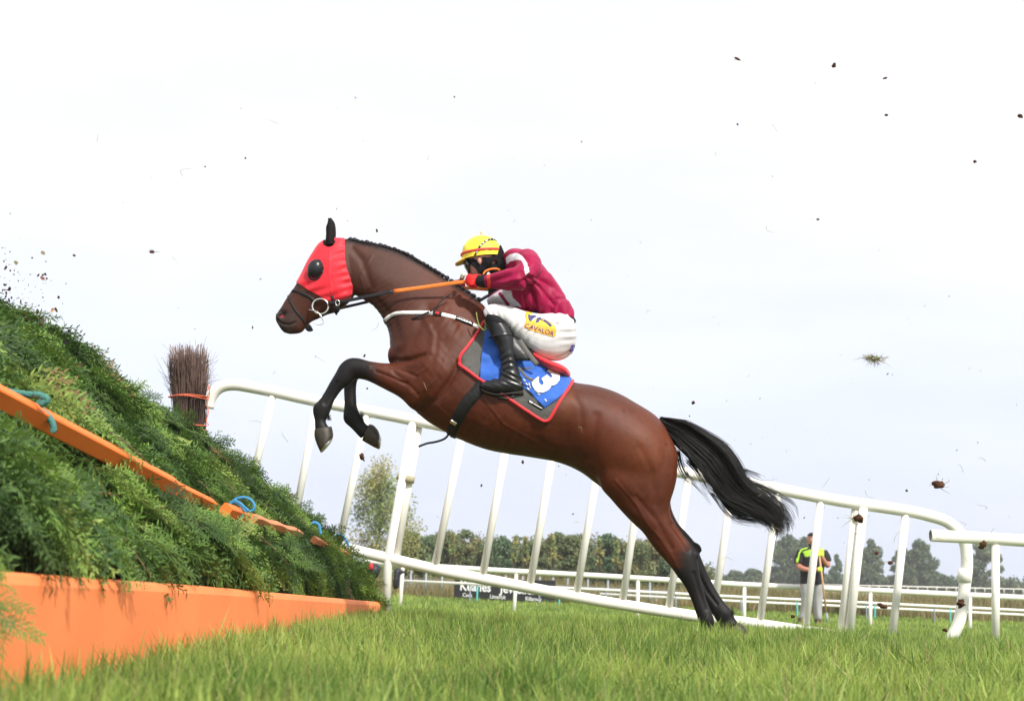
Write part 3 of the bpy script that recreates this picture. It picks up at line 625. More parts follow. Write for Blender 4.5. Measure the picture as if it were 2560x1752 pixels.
btop = CAMZ + np.interp(tipp[:, 1], [2, 3.2, 5.4, 11.5], [-.025, -.06, -.127, -.338])
hole = np.sin(pos[:, 1] * 7.1 + 2 * np.sin(s * 23)) * np.sin(s * 41 + 2.2 * np.sin(pos[:, 1] * 5.3)) + .4 * np.sin(pos[:, 1] * 17 + s * 60)
keep0 = (hole < .72) | (r.random(nf) < .25)
keep = keep0 & (tipp[:, 2] > btop + -.005 + .075 * fs * np.clip((7 - tipp[:, 1]) / 3, .25, 1))
keep &= pos[:, 2] > np.interp(pos[:, 1], [2, 3.2, 5.4, 11.5], [-.025, -.06, -.127, -.338]) + CAMZ - .02
for a_, b_ in zip(BEAM[:-1], BEAM[1:]):
    for q in (pos, (pos + tipp) / 2, tipp):
        ab = b_ - a_; tt_ = np.clip(((q - a_) @ ab) / (ab @ ab), 0, 1); dd_ = np.linalg.norm(q - a_ - tt_[:, None] * ab, axis=1); keep &= (dd_ > (.07 if a_ is BEAM[0] or a_ is BEAM[1] else .012)) | (r.random(nf) < .10)
pos, nrm, base, fs, y, s = pos[keep], nrm[keep], base[keep], fs[keep], y[keep], s[keep]; nf = len(pos)
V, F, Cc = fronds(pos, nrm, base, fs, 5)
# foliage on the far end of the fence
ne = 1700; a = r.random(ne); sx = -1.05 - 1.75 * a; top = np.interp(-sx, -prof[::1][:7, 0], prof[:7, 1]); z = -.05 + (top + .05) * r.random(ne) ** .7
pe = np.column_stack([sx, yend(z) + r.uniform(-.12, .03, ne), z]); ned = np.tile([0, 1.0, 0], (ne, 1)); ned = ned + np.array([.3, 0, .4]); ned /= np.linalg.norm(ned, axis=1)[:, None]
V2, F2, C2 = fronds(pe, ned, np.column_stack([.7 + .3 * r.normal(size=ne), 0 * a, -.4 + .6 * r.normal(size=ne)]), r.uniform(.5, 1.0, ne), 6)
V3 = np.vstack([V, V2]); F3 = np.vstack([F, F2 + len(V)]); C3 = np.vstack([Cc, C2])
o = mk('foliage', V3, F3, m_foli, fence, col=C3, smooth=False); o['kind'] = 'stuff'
# long branches with fronds hanging forward
def branch(p0, p1, sag, nfr, sc, seed):
    r = np.random.default_rng(seed); p0, p1 = np.array(p0, float), np.array(p1, float); t = np.linspace(0, 1, 9)[:, None]; pts = p0 * (1 - t) + p1 * t; pts[:, 2] += -4 * sag * (t[:, 0] - .5) ** 2 + sag
    tt = r.uniform(.15, 1, nfr); pos = np.array([np.interp(tt, t[:, 0], pts[:, k]) for k in range(3)]).T; d = (p1 - p0) / np.linalg.norm(p1 - p0); side = np.cross(d, [0.5, -.4, .8]); side /= np.linalg.norm(side)
    sg = np.where(r.random(nfr) < .5, 1, -1)[:, None]; dv = d * 1.0 + side * sg * .7 + r.normal(0, .12, (nfr, 3)) + np.array([0, 0, -.25]); nr = np.tile(np.array([.55, -.45, .7]), (nfr, 1)) + r.normal(0, .15, (nfr, 3)); nr /= np.linalg.norm(nr, axis=1)[:, None]
    return tube(pts, np.linspace(.008, .002, 9), n=6), fronds(pos, nr, dv, np.full(nfr, sc) * r.uniform(.7, 1.1, nfr), seed)
bl = [((-1.20, 3.12, .42), (-1.12, 3.17, .22), .02, 12, .45),
      ((-1.5, 5.2, .6), (-1.2, 6.2, .44), .04, 18, .8), ((-1.4, 7, .5), (-1.15, 8, .36), .04, 16, .8)]
tb = []; VV = []; FF = []; CC = []; off = 0
for i, (a, b, sg, nn, sc) in enumerate(bl):
    tt, (v, f, c) = branch(a, b, sg, nn, sc, 40 + i); tb.append(tt); VV.append(v); FF.append(f + off); CC.append(c); off += len(v)
mk('overhanging_branches', np.concatenate(VV), np.concatenate(FF), m_foli, fence, col=np.concatenate(CC), smooth=False)
for i in range(60):
    yy = r.uniform(3, 11); s0 = r.uniform(.1, .45); (p,), (nn,) = surf(np.array([s0]), np.array([yy])); d = np.array([.6 * r.normal() + .3, .7 * r.normal(), -.5 + .4 * r.normal()]); d -= nn * (d @ nn); d /= np.linalg.norm(d); l = r.uniform(.15, .45)
    tb.append(tube([p + nn * .02, p + nn * .06 + d * l * .5, p + nn * .05 + d * l], [.004, .003, .0015], n=5))
for V, F in tb: mk('bare_twig', V, F, m_twig, fence, col=np.tile(np.array([.17, .10, .055]), (len(V), 1)))

# take-off board: orange panels
def board():
    secs = [(2.0, 4.9), (4.9, 8.6), (8.6, 11.5)]
    for y0, y1 in secs:
        n = 24; V = []
        for y in np.linspace(y0 + .004, y1 - .004, n):
            x = -1.195 + (y - 3.2) * .030 if y > 3.2 else -1.195 + (y - 3.2) * .03
            zt = CAMZ + np.interp(y, [2, 3.2, 5.4, 11.5], [-.025, -.06, -.127, -.338]); zb = gz(x, y) - .1
            q = [(x + .012, zb), (x + .012, zt - .03), (x + .002, zt - .008), (x - .02, zt), (x - .06, zt - .002), (x - .075, zt - .02), (x - .075, zb)]
            for a, b in q: V.append((a, y, float(b)))
        F = []
        for i in range(n - 1):
            for j in range(7): F.append([i * 7 + j, i * 7 + (j + 1) % 7, (i + 1) * 7 + (j + 1) % 7, (i + 1) * 7 + j])
        F += [list(range(7))[::-1], [(n - 1) * 7 + j for j in range(7)]]
        mk('take_off_board', V, F, m_board, fence, smooth=False)
board()
# slanting guard rail padding, square section, in lengths
def beam(p0, p1, h, m=m_orange, wob=0):
    n = 14; A = np.array([np.array(p0) * (1 - t) + np.array(p1) * t for t in np.linspace(0, 1, n)]); d = A[-1] - A[0]; d /= np.linalg.norm(d)
    uu = np.array([.62, 0, .78]); uu -= d * (uu @ d); uu /= np.linalg.norm(uu); vv = np.cross(d, uu); V = []; c = .16
    pr = [(1, -1 + c), (1, 1 - c), (1 - c, 1), (-1 + c, 1), (-1, 1 - c), (-1, -1 + c), (-1 + c, -1), (1 - c, -1)]
    for i, p in enumerate(A):
        p = p + uu * wob * math.sin(i * 1.3)
        for a, b in pr: V.append(p + uu * a * h / 2 + vv * b * h / 2)
    return mk('guard_rail', np.array(V), ringfaces(n, 8), m, fence, smooth=False)
beam(g1, g3, .066); m_o2 = mat('faded_orange_padding', (.75, .24, .10), .6, .3, noise=.12, nscale=6, dirt=(.2, .08, .04), dirt_amt=.36, dirt_scale=20, bump=.3, bscale=16)
beam(g3 + (g4 - g3) * .08, g4, .050); beam(g4 + (g5 - g4) * .4, g5, .055); beam(g5 + (g6 - g5) * .12, g6, .042, m_o2, .004); beam(g6 + (g7 - g6) * .25, g7, .042, m_o2, .004)
# blue and green baler ropes
m_rope = mat('blue_rope', (.05, .27, .52), .7, bump=.6, bscale=120); m_rope2 = mat('green_rope', (.06, .22, .19), .8, bump=.8, bscale=100)
def rope(pts, Y, rad, m): return mk('rope', *ptube(pts, Y, rad, n=8, sub=5), m, fence)
Y5 = g5[1]
Y5 -= .05
rope([(572, 1262), (590, 1247), (612, 1243), (630, 1252), (636, 1268), (628, 1277), (612, 1276), (604, 1266), (590, 1256), (575, 1256)], Y5 - .12, .0075, m_rope)
rope([(585, 1250), (600, 1257), (612, 1268), (622, 1276)], Y5 - .16, .0065, m_rope)
rope([(779, 1308), (788, 1306), (797, 1312), (800, 1325), (802, 1335)], g6[1] - .1, .010, m_rope)
rope([(842, 1336), (852, 1336), (862, 1345), (868, 1355), (872, 1366)], g7[1] - .1, .010, m_rope)
Y1 = g2[1]
rope([(20, 978), (60, 985), (90, 988), (112, 995), (95, 1010), (100, 1022), (118, 1038), (130, 1055), (134, 1072), (130, 1080)], Y1 - .40, .012, m_rope2)
rope([(85, 985), (105, 990), (118, 1000), (100, 1012)], Y1 - .50, .012, m_rope2)
rope([(583, 1283), (598, 1280), (606, 1290), (598, 1298), (586, 1298)], Y5 - .15, .008, m_rope2)

# bound birch bundle at the end of the fence
YB = 11.25
t = empty('birch_bundle', tuple(P(478, 1085, YB)), 'upright bundle of dark twigs bound with orange twine beside the white pipe wing', 'brushwood bundle')
r = np.random.default_rng(4); tb = []
mk('stake', *tube([P(478, 1060, YB), [P(478, 1060, YB)[0], YB, -.3]], [.03, .03], n=10), m_bark, t)
def bun(f): # half-width px at height fraction 0(bottom)..1(top)
    return np.interp(f, [0, .25, .5, .8, 1], [38, 43, 45, 53, 58])
for i in range(620):
    a = r.uniform(0, 6.28); q = math.sqrt(r.random()); ux, uy = math.cos(a) * q, math.sin(a) * q; top_f = r.uniform(.72, 1.04); pts = []
    ph = r.uniform(0, 6.28); bot = 0 if r.random() < .75 else r.uniform(.2, .5)
    for f in np.linspace(bot, top_f, 7):
        hw = bun(f) * (1 + .05 * math.sin(ph + f * 9)); cx = 470 + (1 - f) * 4 + ux * hw * .92 + 3 * math.sin(ph + f * 7); cy = 1105 - f * 235; p = P(cx, cy, YB); p[1] += uy * hw / 311 * .9; pts.append(p)
    tb.append(tube(pts, np.linspace(.0045, .0016, 7), n=4))
    if r.random() < .5:
        for _ in range(2):
            k = r.integers(3, 6); d = r.normal(size=3) * .05 + (pts[6] - pts[k]) * .6; d[0] += ux * .03; tb.append(tube([pts[k], pts[k] + d * .5 + r.normal(size=3) * .006, pts[k] + d], [.002, .0015, .0009], n=3))
V, F = cat(tb); tn = np.random.default_rng(2).random(len(V) // 4 + 1); c = np.array([.125, .080, .064]) * (1 + .8 * vnoise(V * 1.0, 9)[:, None]).clip(.4, 2)
mk('twigs', V, F, m_twig, t, col=c)
m_twine = mat('orange_twine', (.85, .16, .07), .6)
for f, tl in ((.48, 3), (.47, -1), (.16, 6), (.145, -10), (.13, 2)):
    hw = (bun(f) + 4) / 311; cpt = P(471, 1105 - f * 235, YB); pts = [cpt + np.array([math.cos(a) * hw, math.sin(a) * hw * .95, tl / 311 * math.cos(a) + .004 * math.sin(a * 3)]) for a in np.linspace(0, 2 * math.pi, 25)]
    mk('twine', *tube(pts, .0042, n=6), m_twine, t)
mk('twine', *ptube([(520, 962), (524, 985), (518, 1010), (521, 1030), (516, 1052), (522, 1062)], YB - .16, .004, n=6, sub=4), m_twine, t)
# ================================================================ horse
YH = 8.4
horse = empty('horse', tuple(P(1775, 1606, YH)), 'dark bay racehorse leaping towards the green fence with its hind feet on the turf', 'horse')
H_secs = {
 'neck': ([(866, 597, 884, 735, .065, YH, .1), (900, 605, 906, 748, .072, YH, .2), (945, 613, 932, 764, .078, YH, .3), (1000, 630, 957, 797, .088, YH, .35), (1060, 663, 972, 832, .105, YH, .4), (1120, 700, 976, 872, .14, YH, .4), (1175, 736, 984, 900, .175, YH, .4), (1212, 764, 1010, 930, .20, YH, .35)], 1),
 'trunk': ([(1075, 740, 975, 885, .12, YH, .2), (1140, 720, 979, 905, .175, YH, .35), (1195, 750, 1000, 975, .215, YH, .4), (1225, 782, 1050, 1038, .235, YH, .35), (1270, 830, 1110, 1078, .255, YH, .25), (1325, 880, 1190, 1115, .275, YH, .1), (1385, 930, 1262, 1133, .28, YH, 0), (1433, 956, 1330, 1143, .275, YH, -.05),
   (1488, 965, 1400, 1157, .27, YH, -.05), (1540, 982, 1452, 1180, .275, YH, -.02), (1590, 1008, 1500, 1215, .28, YH, 0), (1636, 1038, 1560, 1250, .27, YH, 0), (1662, 1068, 1620, 1262, .235, YH, 0), (1682, 1105, 1668, 1240, .15, YH, 0), (1691, 1140, 1686, 1200, .06, YH, 0)], 1),
 'head': ([(866, 598, 888, 720, .06, YH), (845, 596, 884, 742, .078, YH), (822, 600, 873, 756, .088, YH, -.05), (800, 610, 858, 770, .094, YH, .0), (786, 630, 840, 780, .092, YH, .05), (770, 655, 818, 786, .082, YH, .05), (754, 684, 800, 795, .066, YH, .0), (741, 708, 783, 803, .055, YH), (728, 730, 770, 812, .050, YH), (715, 748, 762, 823, .049, YH), (702, 770, 752, 832, .050, YH), (692, 784, 732, 835, .046, YH), (689, 797, 712, 832, .034, YH), (692, 806, 703, 824, .018, YH)], 1),
}
NF, FF_ = YH - .125, YH + .135
legs = {
 'near_fore': [(1120, 880, 1050, 1030, .09, NF + .03), (1085, 893, 1030, 1024, .088, NF), (1045, 905, 1005, 1000, .08, NF), (1000, 908, 985, 986, .07, NF), (960, 907, 950, 967, .06, NF), (925, 903, 918, 952, .05, NF), (897, 895, 893, 947, .045, NF), (872, 896, 884, 950, .044, NF), (852, 910, 880, 956, .044, NF), (838, 934, 872, 962, .040, NF), (823, 958, 857, 972, .032, NF), (811, 979, 844, 989, .027, NF), (797, 1000, 834, 1006, .029, NF), (784, 1014, 829, 1020, .035, NF), (782, 1031, 823, 1036, .034, NF), (786, 1049, 815, 1052, .028, NF), (787, 1064, 819, 1062, .031, NF), (788, 1078, 828, 1074, .036, NF)],
 'far_fore': [(1060, 905, 1040, 1010, .085, FF_), (1000, 912, 990, 985, .07, FF_), (955, 910, 948, 962, .058, FF_), (920, 906, 915, 950, .05, FF_), (893, 905, 905, 947, .045, FF_), (868, 918, 896, 946, .043, FF_), (859, 940, 893, 952, .040, FF_), (859, 965, 891, 968, .031, FF_), (860, 990, 891, 990, .027, FF_), (860, 1014, 893, 1014, .028, FF_), (858, 1036, 900, 1034, .035, FF_), (861, 1054, 908, 1044, .036, FF_), (875, 1068, 911, 1054, .029, FF_), (890, 1084, 919, 1063, .030, FF_), (903, 1098, 927, 1062, .034, FF_)],
 'near_hind': [(1480, 1020, 1620, 1030, .05, NF + .06), (1475, 1085, 1655, 1060, .09, NF + .03), (1490, 1160, 1690, 1120, .12, NF), (1498, 1215, 1694, 1172, .12, NF), (1528, 1250, 1687, 1220, .11, NF), (1556, 1280, 1676, 1256, .095, NF), (1583, 1307, 1676, 1284, .082, NF), (1606, 1330, 1688, 1308, .070, NF), (1630, 1362, 1708, 1336, .058, NF), (1654, 1390, 1727, 1362, .05, NF), (1676, 1416, 1740, 1388, .046, NF), (1694, 1441, 1746, 1414, .042, NF), (1709, 1461, 1751, 1440, .036, NF), (1722, 1486, 1758, 1470, .029, NF), (1733, 1512, 1767, 1500, .028, NF), (1740, 1534, 1777, 1526, .031, NF), (1747, 1552, 1785, 1548, .036, NF), (1753, 1568, 1785, 1568, .031, NF), (1752, 1584, 1788, 1584, .034, NF)],
 'far_hind': [(1530, 1130, 1660, 1080, .10, FF_), (1560, 1210, 1686, 1170, .11, FF_), (1600, 1280, 1676, 1255, .09, FF_), (1640, 1330, 1692, 1302, .065, FF_), (1668, 1356, 1714, 1328, .05, FF_), (1690, 1385, 1736, 1354, .044, FF_), (1708, 1412, 1751, 1388, .044, FF_), (1722, 1440, 1763, 1418, .036, FF_), (1741, 1468, 1778, 1450, .029, FF_), (1757, 1496, 1794, 1480, .028, FF_), (1770, 1518, 1812, 1506, .031, FF_), (1784, 1540, 1830, 1526, .036, FF_), (1796, 1558, 1836, 1542, .031, FF_), (1806, 1574, 1846, 1556, .034, FF_)],
}
parts = [loft(s, 36, 5) for s, _ in H_secs.values()] + [loft(s, 24, 4) for s in legs.values()]
def E(px, py, Y, r, deg=0): return ellipsoid(P(px, py, Y), r, rotm('Y', R(deg)))
parts += [E(1736, 1384, NF, (.020, .022, .036), -38), E(1744, 1368, FF_, (.020, .022, .036), -38), E(1075, 945, NF + .02, (.10, .11, .15), 30), E(1120, 860, YH - .13, (.13, .09, .22), -25), E(1120, 860, YH + .13, (.13, .09, .22), -25), E(990, 888, YH - .055, (.05, .06, .07), 0), E(990, 888, YH + .055, (.05, .06, .07), 0),
          E(1570, 1150, NF + .02, (.12, .10, .17), 30), E(1570, 1150, FF_ - .02, (.12, .10, .17), 30), E(845, 722, YH - .05, (.07, .035, .08), 0), E(845, 722, YH + .05, (.07, .035, .08), 0),
          E(697, 790, YH - .03, (.02, .022, .025), 0), E(697, 790, YH + .03, (.02, .022, .025), 0), E(722, 827, YH, (.035, .035, .018), 15)]
HV, HF = fuse(parts, .0062, 8, .5)
def relax(V, F, wgt, it):
    a = np.concatenate([F[:, 0], F[:, 1], F[:, 2], F[:, 3]]); b = np.concatenate([F[:, 1], F[:, 2], F[:, 3], F[:, 0]]); dg = np.bincount(a, minlength=len(V)) + np.bincount(b, minlength=len(V)); V = V.copy()
    for _ in range(it):
        S = np.column_stack([np.bincount(a, V[b, k], len(V)) + np.bincount(b, V[a, k], len(V)) for k in range(3)]) / dg[:, None]; V += (S - V) * (wgt * .8)[:, None]
    return V
px, py = proj(HV); wq = np.clip(np.exp(-((px - 1520) / 110) ** 4 - ((py - 1140) / 120) ** 4) + np.exp(-((px - 1070) / 90) ** 4 - ((py - 880) / 130) ** 4), 0, 1) * ss(.05, .12, np.abs(HV[:, 1] - YH))
HV = relax(HV, HF, wq, 60)
def pxpy(v, Yc=YH):
    w = v.copy(); w[:, 1] = Yc - np.abs(v[:, 1] - Yc); return proj(w)
def sculpt(V, F, bumps, lines, Yc=YH):
    n = vnormals(V, F); px, py = pxpy(V, Yc); d = np.zeros(len(V)); side = np.clip(np.abs(n[:, 1]) * 1.4 - .15, 0, 1)
    for bx, by, rx, ry, deg, amp in bumps:
        c, s = math.cos(R(deg)), math.sin(R(deg)); u = ((px - bx) * c + (py - by) * s) / rx; v = (-(px - bx) * s + (py - by) * c) / ry; d += amp * np.exp(-(u * u + v * v)) 
    for line, wd, amp in lines:
        d += 1.4 * amp * np.exp(-(seg_dist(px, py, line) / wd) ** 2)
    return V + n * (d * side)[:, None]
bumps = [(1090, 925, 48, 34, 20, .014), (1060, 975, 40, 30, 0, .010), (1130, 800, 30, 80, 25, .007), (1405, 1085, 34, 62, 15, -.022), (1448, 990, 30, 30, 0, .006), (1525, 1190, 34, 46, -30, .014), (1600, 1080, 50, 60, 0, .010), (1640, 1180, 26, 60, -10, .010),
         (1610, 1305, 30, 16, 45, .006), (1300, 1000, 80, 70, 20, .006), (1180, 1010, 60, 50, 20, .004), (706, 785, 11, 8, -20, -.020), (698, 776, 10, 7, -20, .004), (1020, 800, 30, 40, 0, .006), (1120, 965, 18, 30, 30, -.010), (850, 700, 26, 40, 0, .004),
         (960, 700, 60, 26, 35, .005), (1000, 860, 24, 30, 0, .008), (955, 925, 40, 12, 5, .006), (945, 950, 40, 9, 25, .004), (1480, 1130, 20, 40, 20, -.008)]
lines = [([(1150, 905), (1125, 950), (1090, 998), (1052, 1028), (1030, 1030)], 9, -.014), ([(1070, 770), (1040, 830), (1005, 880)], 12, -.008), ([(978, 903), (1030, 900), (1060, 888)], 7, -.012), ([(905, 760), (930, 720), (905, 650), (880, 620)], 9, -.006), ([(935, 745), (985, 800), (1000, 850)], 10, -.006),
         ([(1600, 1120), (1630, 1180), (1640, 1260)], 9, -.003), ([(1490, 1040), (1480, 1090), (1455, 1150)], 12, -.006), ([(940, 928), (985, 945), (1015, 960)], 4, -.006), ([(930, 918), (1000, 925), (1040, 940)], 4, -.004), ([(694, 800), (705, 809), (722, 812), (738, 806)], 2.6, -.006),
         ([(1680, 1310), (1706, 1345), (1722, 1375)], 5, -.007), ([(842, 955), (827, 985), (813, 1008)], 4, -.006), ([(881, 958), (880, 1010)], 4, -.005), ([(1735, 1432), (1750, 1480), (1766, 1522)], 4, -.006), ([(1756, 1430), (1782, 1480), (1806, 1512)], 4, -.006), ([(1425, 975), (1450, 1015), (1455, 1070)], 8, -.003), ([(1590, 1240), (1640, 1300), (1680, 1370)], 7, -.004), ([(1060, 790), (1085, 840), (1080, 880)], 7, .004), ([(1200, 985), (1260, 1060), (1340, 1105)], 3, .0022), ([(1090, 1010), (1120, 1040), (1190, 1085)], 2.6, .0024), ([(1540, 1200), (1590, 1260), (1620, 1310), (1650, 1345)], 2.6, .0022), ([(1000, 925), (960, 922), (920, 915)], 2.6, .002), ([(930, 640), (900, 690), (915, 740)], 2.6, .002), ([(985, 930), (1020, 960), (1045, 985)], 5, -.004), ([(960, 935), (1010, 952)], 4, .003), ([(1640, 1330), (1680, 1390), (1700, 1430)], 3, .002), ([(1350, 1100), (1400, 1140), (1470, 1150)], 8, -.004)] + [([(1190 + 24 * k, 1000 + 8 * k), (1165 + 24 * k, 1085 + 6 * k)], 7, -.0010) for k in range(7)] + [([(1110 + 10 * k, 760 + 14 * k), (1070 + 12 * k, 800 + 18 * k)], 6, -.002) for k in range(5)]
HV = sculpt(HV, HF, bumps, lines)
hn = vnormals(HV, HF); px, py = pxpy(HV)
wr = np.exp(-((px - 960) / 75) ** 2 - ((py - 770) / 60) ** 2)   # skin wrinkles under the throat
HV += hn * (.0011 * np.sin(px * .28 + py * .42 + 2 * np.sin(px * .05)) * wr)[:, None]
HV += hn * (.0016 * vnoise(HV, 14, 3))[:, None]
vw = np.exp(-((px - 1080) / 90) ** 2 - ((py - 930) / 80) ** 2) + .8 * np.exp(-((px - 1590) / 60) ** 2 - ((py - 1270) / 80) ** 2) + .6 * np.exp(-((px - 1230) / 120) ** 2 - ((py - 1050) / 50) ** 2) + .5 * np.exp(-((px - 960) / 60) ** 2 - ((py - 925) / 30) ** 2)
q_ = vnoise(HV, 7, 21); HV += hn * (np.clip(vw, 0, 1) * (.0026 * np.exp(-(q_ / .10) ** 2) + .0022 * vnoise(HV, 26, 22)))[:, None]
q_ = np.sin(px * .23 + 1.2 * np.sin(py * .05)) ; HV += hn * (.0022 * q_ * np.exp(-((px - 1085) / 26) ** 2 - ((py - 870) / 40) ** 2))[:, None]
def cmix(c, m, to): return c * (1 - m[:, None]) + np.array(to) * m[:, None]
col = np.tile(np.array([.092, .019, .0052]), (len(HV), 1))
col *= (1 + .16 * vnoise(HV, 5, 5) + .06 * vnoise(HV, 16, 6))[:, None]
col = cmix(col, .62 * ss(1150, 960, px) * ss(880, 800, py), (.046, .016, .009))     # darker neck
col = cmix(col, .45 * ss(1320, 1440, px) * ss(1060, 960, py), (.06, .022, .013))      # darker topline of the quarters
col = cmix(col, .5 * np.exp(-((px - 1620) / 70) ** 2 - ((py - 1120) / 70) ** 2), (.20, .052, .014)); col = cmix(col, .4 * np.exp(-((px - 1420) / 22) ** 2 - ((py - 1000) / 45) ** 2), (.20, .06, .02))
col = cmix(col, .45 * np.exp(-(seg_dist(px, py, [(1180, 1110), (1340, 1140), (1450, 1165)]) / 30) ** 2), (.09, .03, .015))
crest = np.exp(-(seg_dist(px, py, [(866, 597), (930, 611), (1000, 630), (1060, 663), (1120, 700), (1196, 750)]) / 9) ** 4); col = cmix(col, .85 * crest, (.012, .010, .010))
bk = np.array([.007, .0055, .0055])
lf = ss(958, 905, px - .25 * (py - 900) * (py < 960)) * ss(862, 880, py); col = cmix(col, lf, bk)
edge = 6 * np.sin(py * .11) + 4 * np.sin(py * .31)
lh = ss(-26, 26, (px - 1700) + (py - 1395) * .62 + edge - 26 * np.exp(-((py - 1300) / 26) ** 2) * 0) * ss(1262, 1300, py); lh = np.maximum(lh, ss(1430, 1462, py)); lh = np.maximum(lh, ((HV[:, 1] > YH + .02) * ss(1270, 1310, py))); col = cmix(col, lh, bk)
col = cmix(col, .75 * ss(62, 20, np.hypot(px - 706, py - 808)), (.032, .022, .018)); col = cmix(col, .9 * np.exp(-(((px - 705) / 12) ** 2 + ((py - 785) / 9) ** 2) ** 2), (.012, .005, .005)); col = cmix(col, .9 * np.exp(-(((px - 706) / 5) ** 2 + ((py - 791) / 3) ** 2) ** 2), (.32, .02, .03))
col = cmix(col, .9 * np.exp(-((seg_dist(px, py, [(694, 801), (705, 810), (722, 813), (736, 807)]) / 1.8) ** 2)), (.006, .005, .005))
m_coat = mat('bay_coat', attr=True, rough=.50, spec=.28, noise=.16, nscale=28, bump=.20, bscale=110, stretch=(1, 1, 3.5), dirt=(.22, .13, .08), dirt_amt=.33, dirt_scale=38)
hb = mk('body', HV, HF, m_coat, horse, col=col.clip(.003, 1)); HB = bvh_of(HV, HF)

# hooves
m_hoof = mat('hoof_horn', (.045, .036, .025), .5, .4, noise=.4, nscale=30, bump=.2, bscale=40); m_shoe = mat('worn_steel', (.55, .55, .5), .35, metal=.9)
def hoof(secs, shoe=None):
    o = mk('hoof', *loft(secs, 20, 4), m_hoof, horse)
    if shoe: mk('shoe', *loft(shoe, 20, 2), m_shoe, o)
hoof([(786, 1074, 829, 1066, .036, NF), (786, 1090, 832, 1078, .045, NF), (792, 1110, 833, 1090, .050, NF), (801, 1130, 829, 1098, .05, NF)], [(801, 1130, 829, 1098, .05, NF), (804, 1131, 832, 1096, .049, NF)])
hoof([(905, 1101, 924, 1060, .036, FF_), (918, 1108, 934, 1063, .045, FF_), (934, 1117, 945, 1075, .050, FF_), (947, 1123, 950, 1088, .048, FF_)], [(947, 1123, 950, 1088, .048, FF_), (950, 1120, 953, 1092, .046, FF_)])
hoof([(1752, 1583, 1789, 1583, .037, NF), (1748, 1593, 1791, 1592, .046, NF), (1742, 1604, 1792, 1602, .05, NF), (1738, 1612, 1792, 1609, .052, NF)])
hoof([(1806, 1574, 1847, 1556, .037, FF_), (1815, 1584, 1858, 1562, .046, FF_), (1826, 1597, 1868, 1574, .05, FF_), (1832, 1606, 1872, 1584, .05, FF_)])
# ears
m_ear = mat('ear_hair', (.009, .006, .006), .7, .15, bump=.2, bscale=90)
def ear(dx, Y, s=1):
    c = [(815 + dx, 613, 837 + dx, 613, .028, Y), (814 + dx, 600, 836 + dx, 600, .030, Y), (815 + dx, 585, 837 + dx, 585, .026, Y), (815 + dx, 568, 836 + dx, 568, .02, Y), (819 + dx, 556, 833 + dx, 556, .012, Y), (820 + dx, 546, 825 + dx, 545, .004, Y)]
    mk('ear', *loft(c, 16, 4), m_ear, horse)
ear(0, YH - .055); ear(3, YH + .06)
# plaited mane: small dark knots and loose hair along the crest
m_hair = mat('black_hair', attr=True, rough=.4, spec=.3)
r = np.random.default_rng(9); crestp = crom([(868, 598), (930, 611), (1000, 629), (1060, 662), (1120, 698), (1200, 752)], 30); tb = []
for i in range(4, len(crestp) - 1, 5):
    x, y = crestp[i]; tb.append(ellipsoid(P(x, y - 1, YH + r.normal(0, .004)), (.016 * r.uniform(.8, 1.25), .017, .012 * r.uniform(.8, 1.5)), rotm('Y', R(30)), 10, 7))
for i in range(1500):
    k = r.integers(0, len(crestp)); x, y = crestp[k]; p = P(x, y + 2, YH + r.normal(0, .018)); d = np.array([r.normal(.35, .5), r.normal(.0, .4), r.uniform(.3, 1)]); d /= np.linalg.norm(d); l = r.uniform(.008, .022) * (1 if k > 40 else .7)
    tb.append(tube([p, p + d * l * .6, p + d * l + [l * .3, 0, -.1 * l]], [.0014, .0012, .0005], n=3))
V, F = cat(tb); mk('mane', V, F, m_hair, horse, col=np.tile([.012, .010, .010], (len(V), 1)))
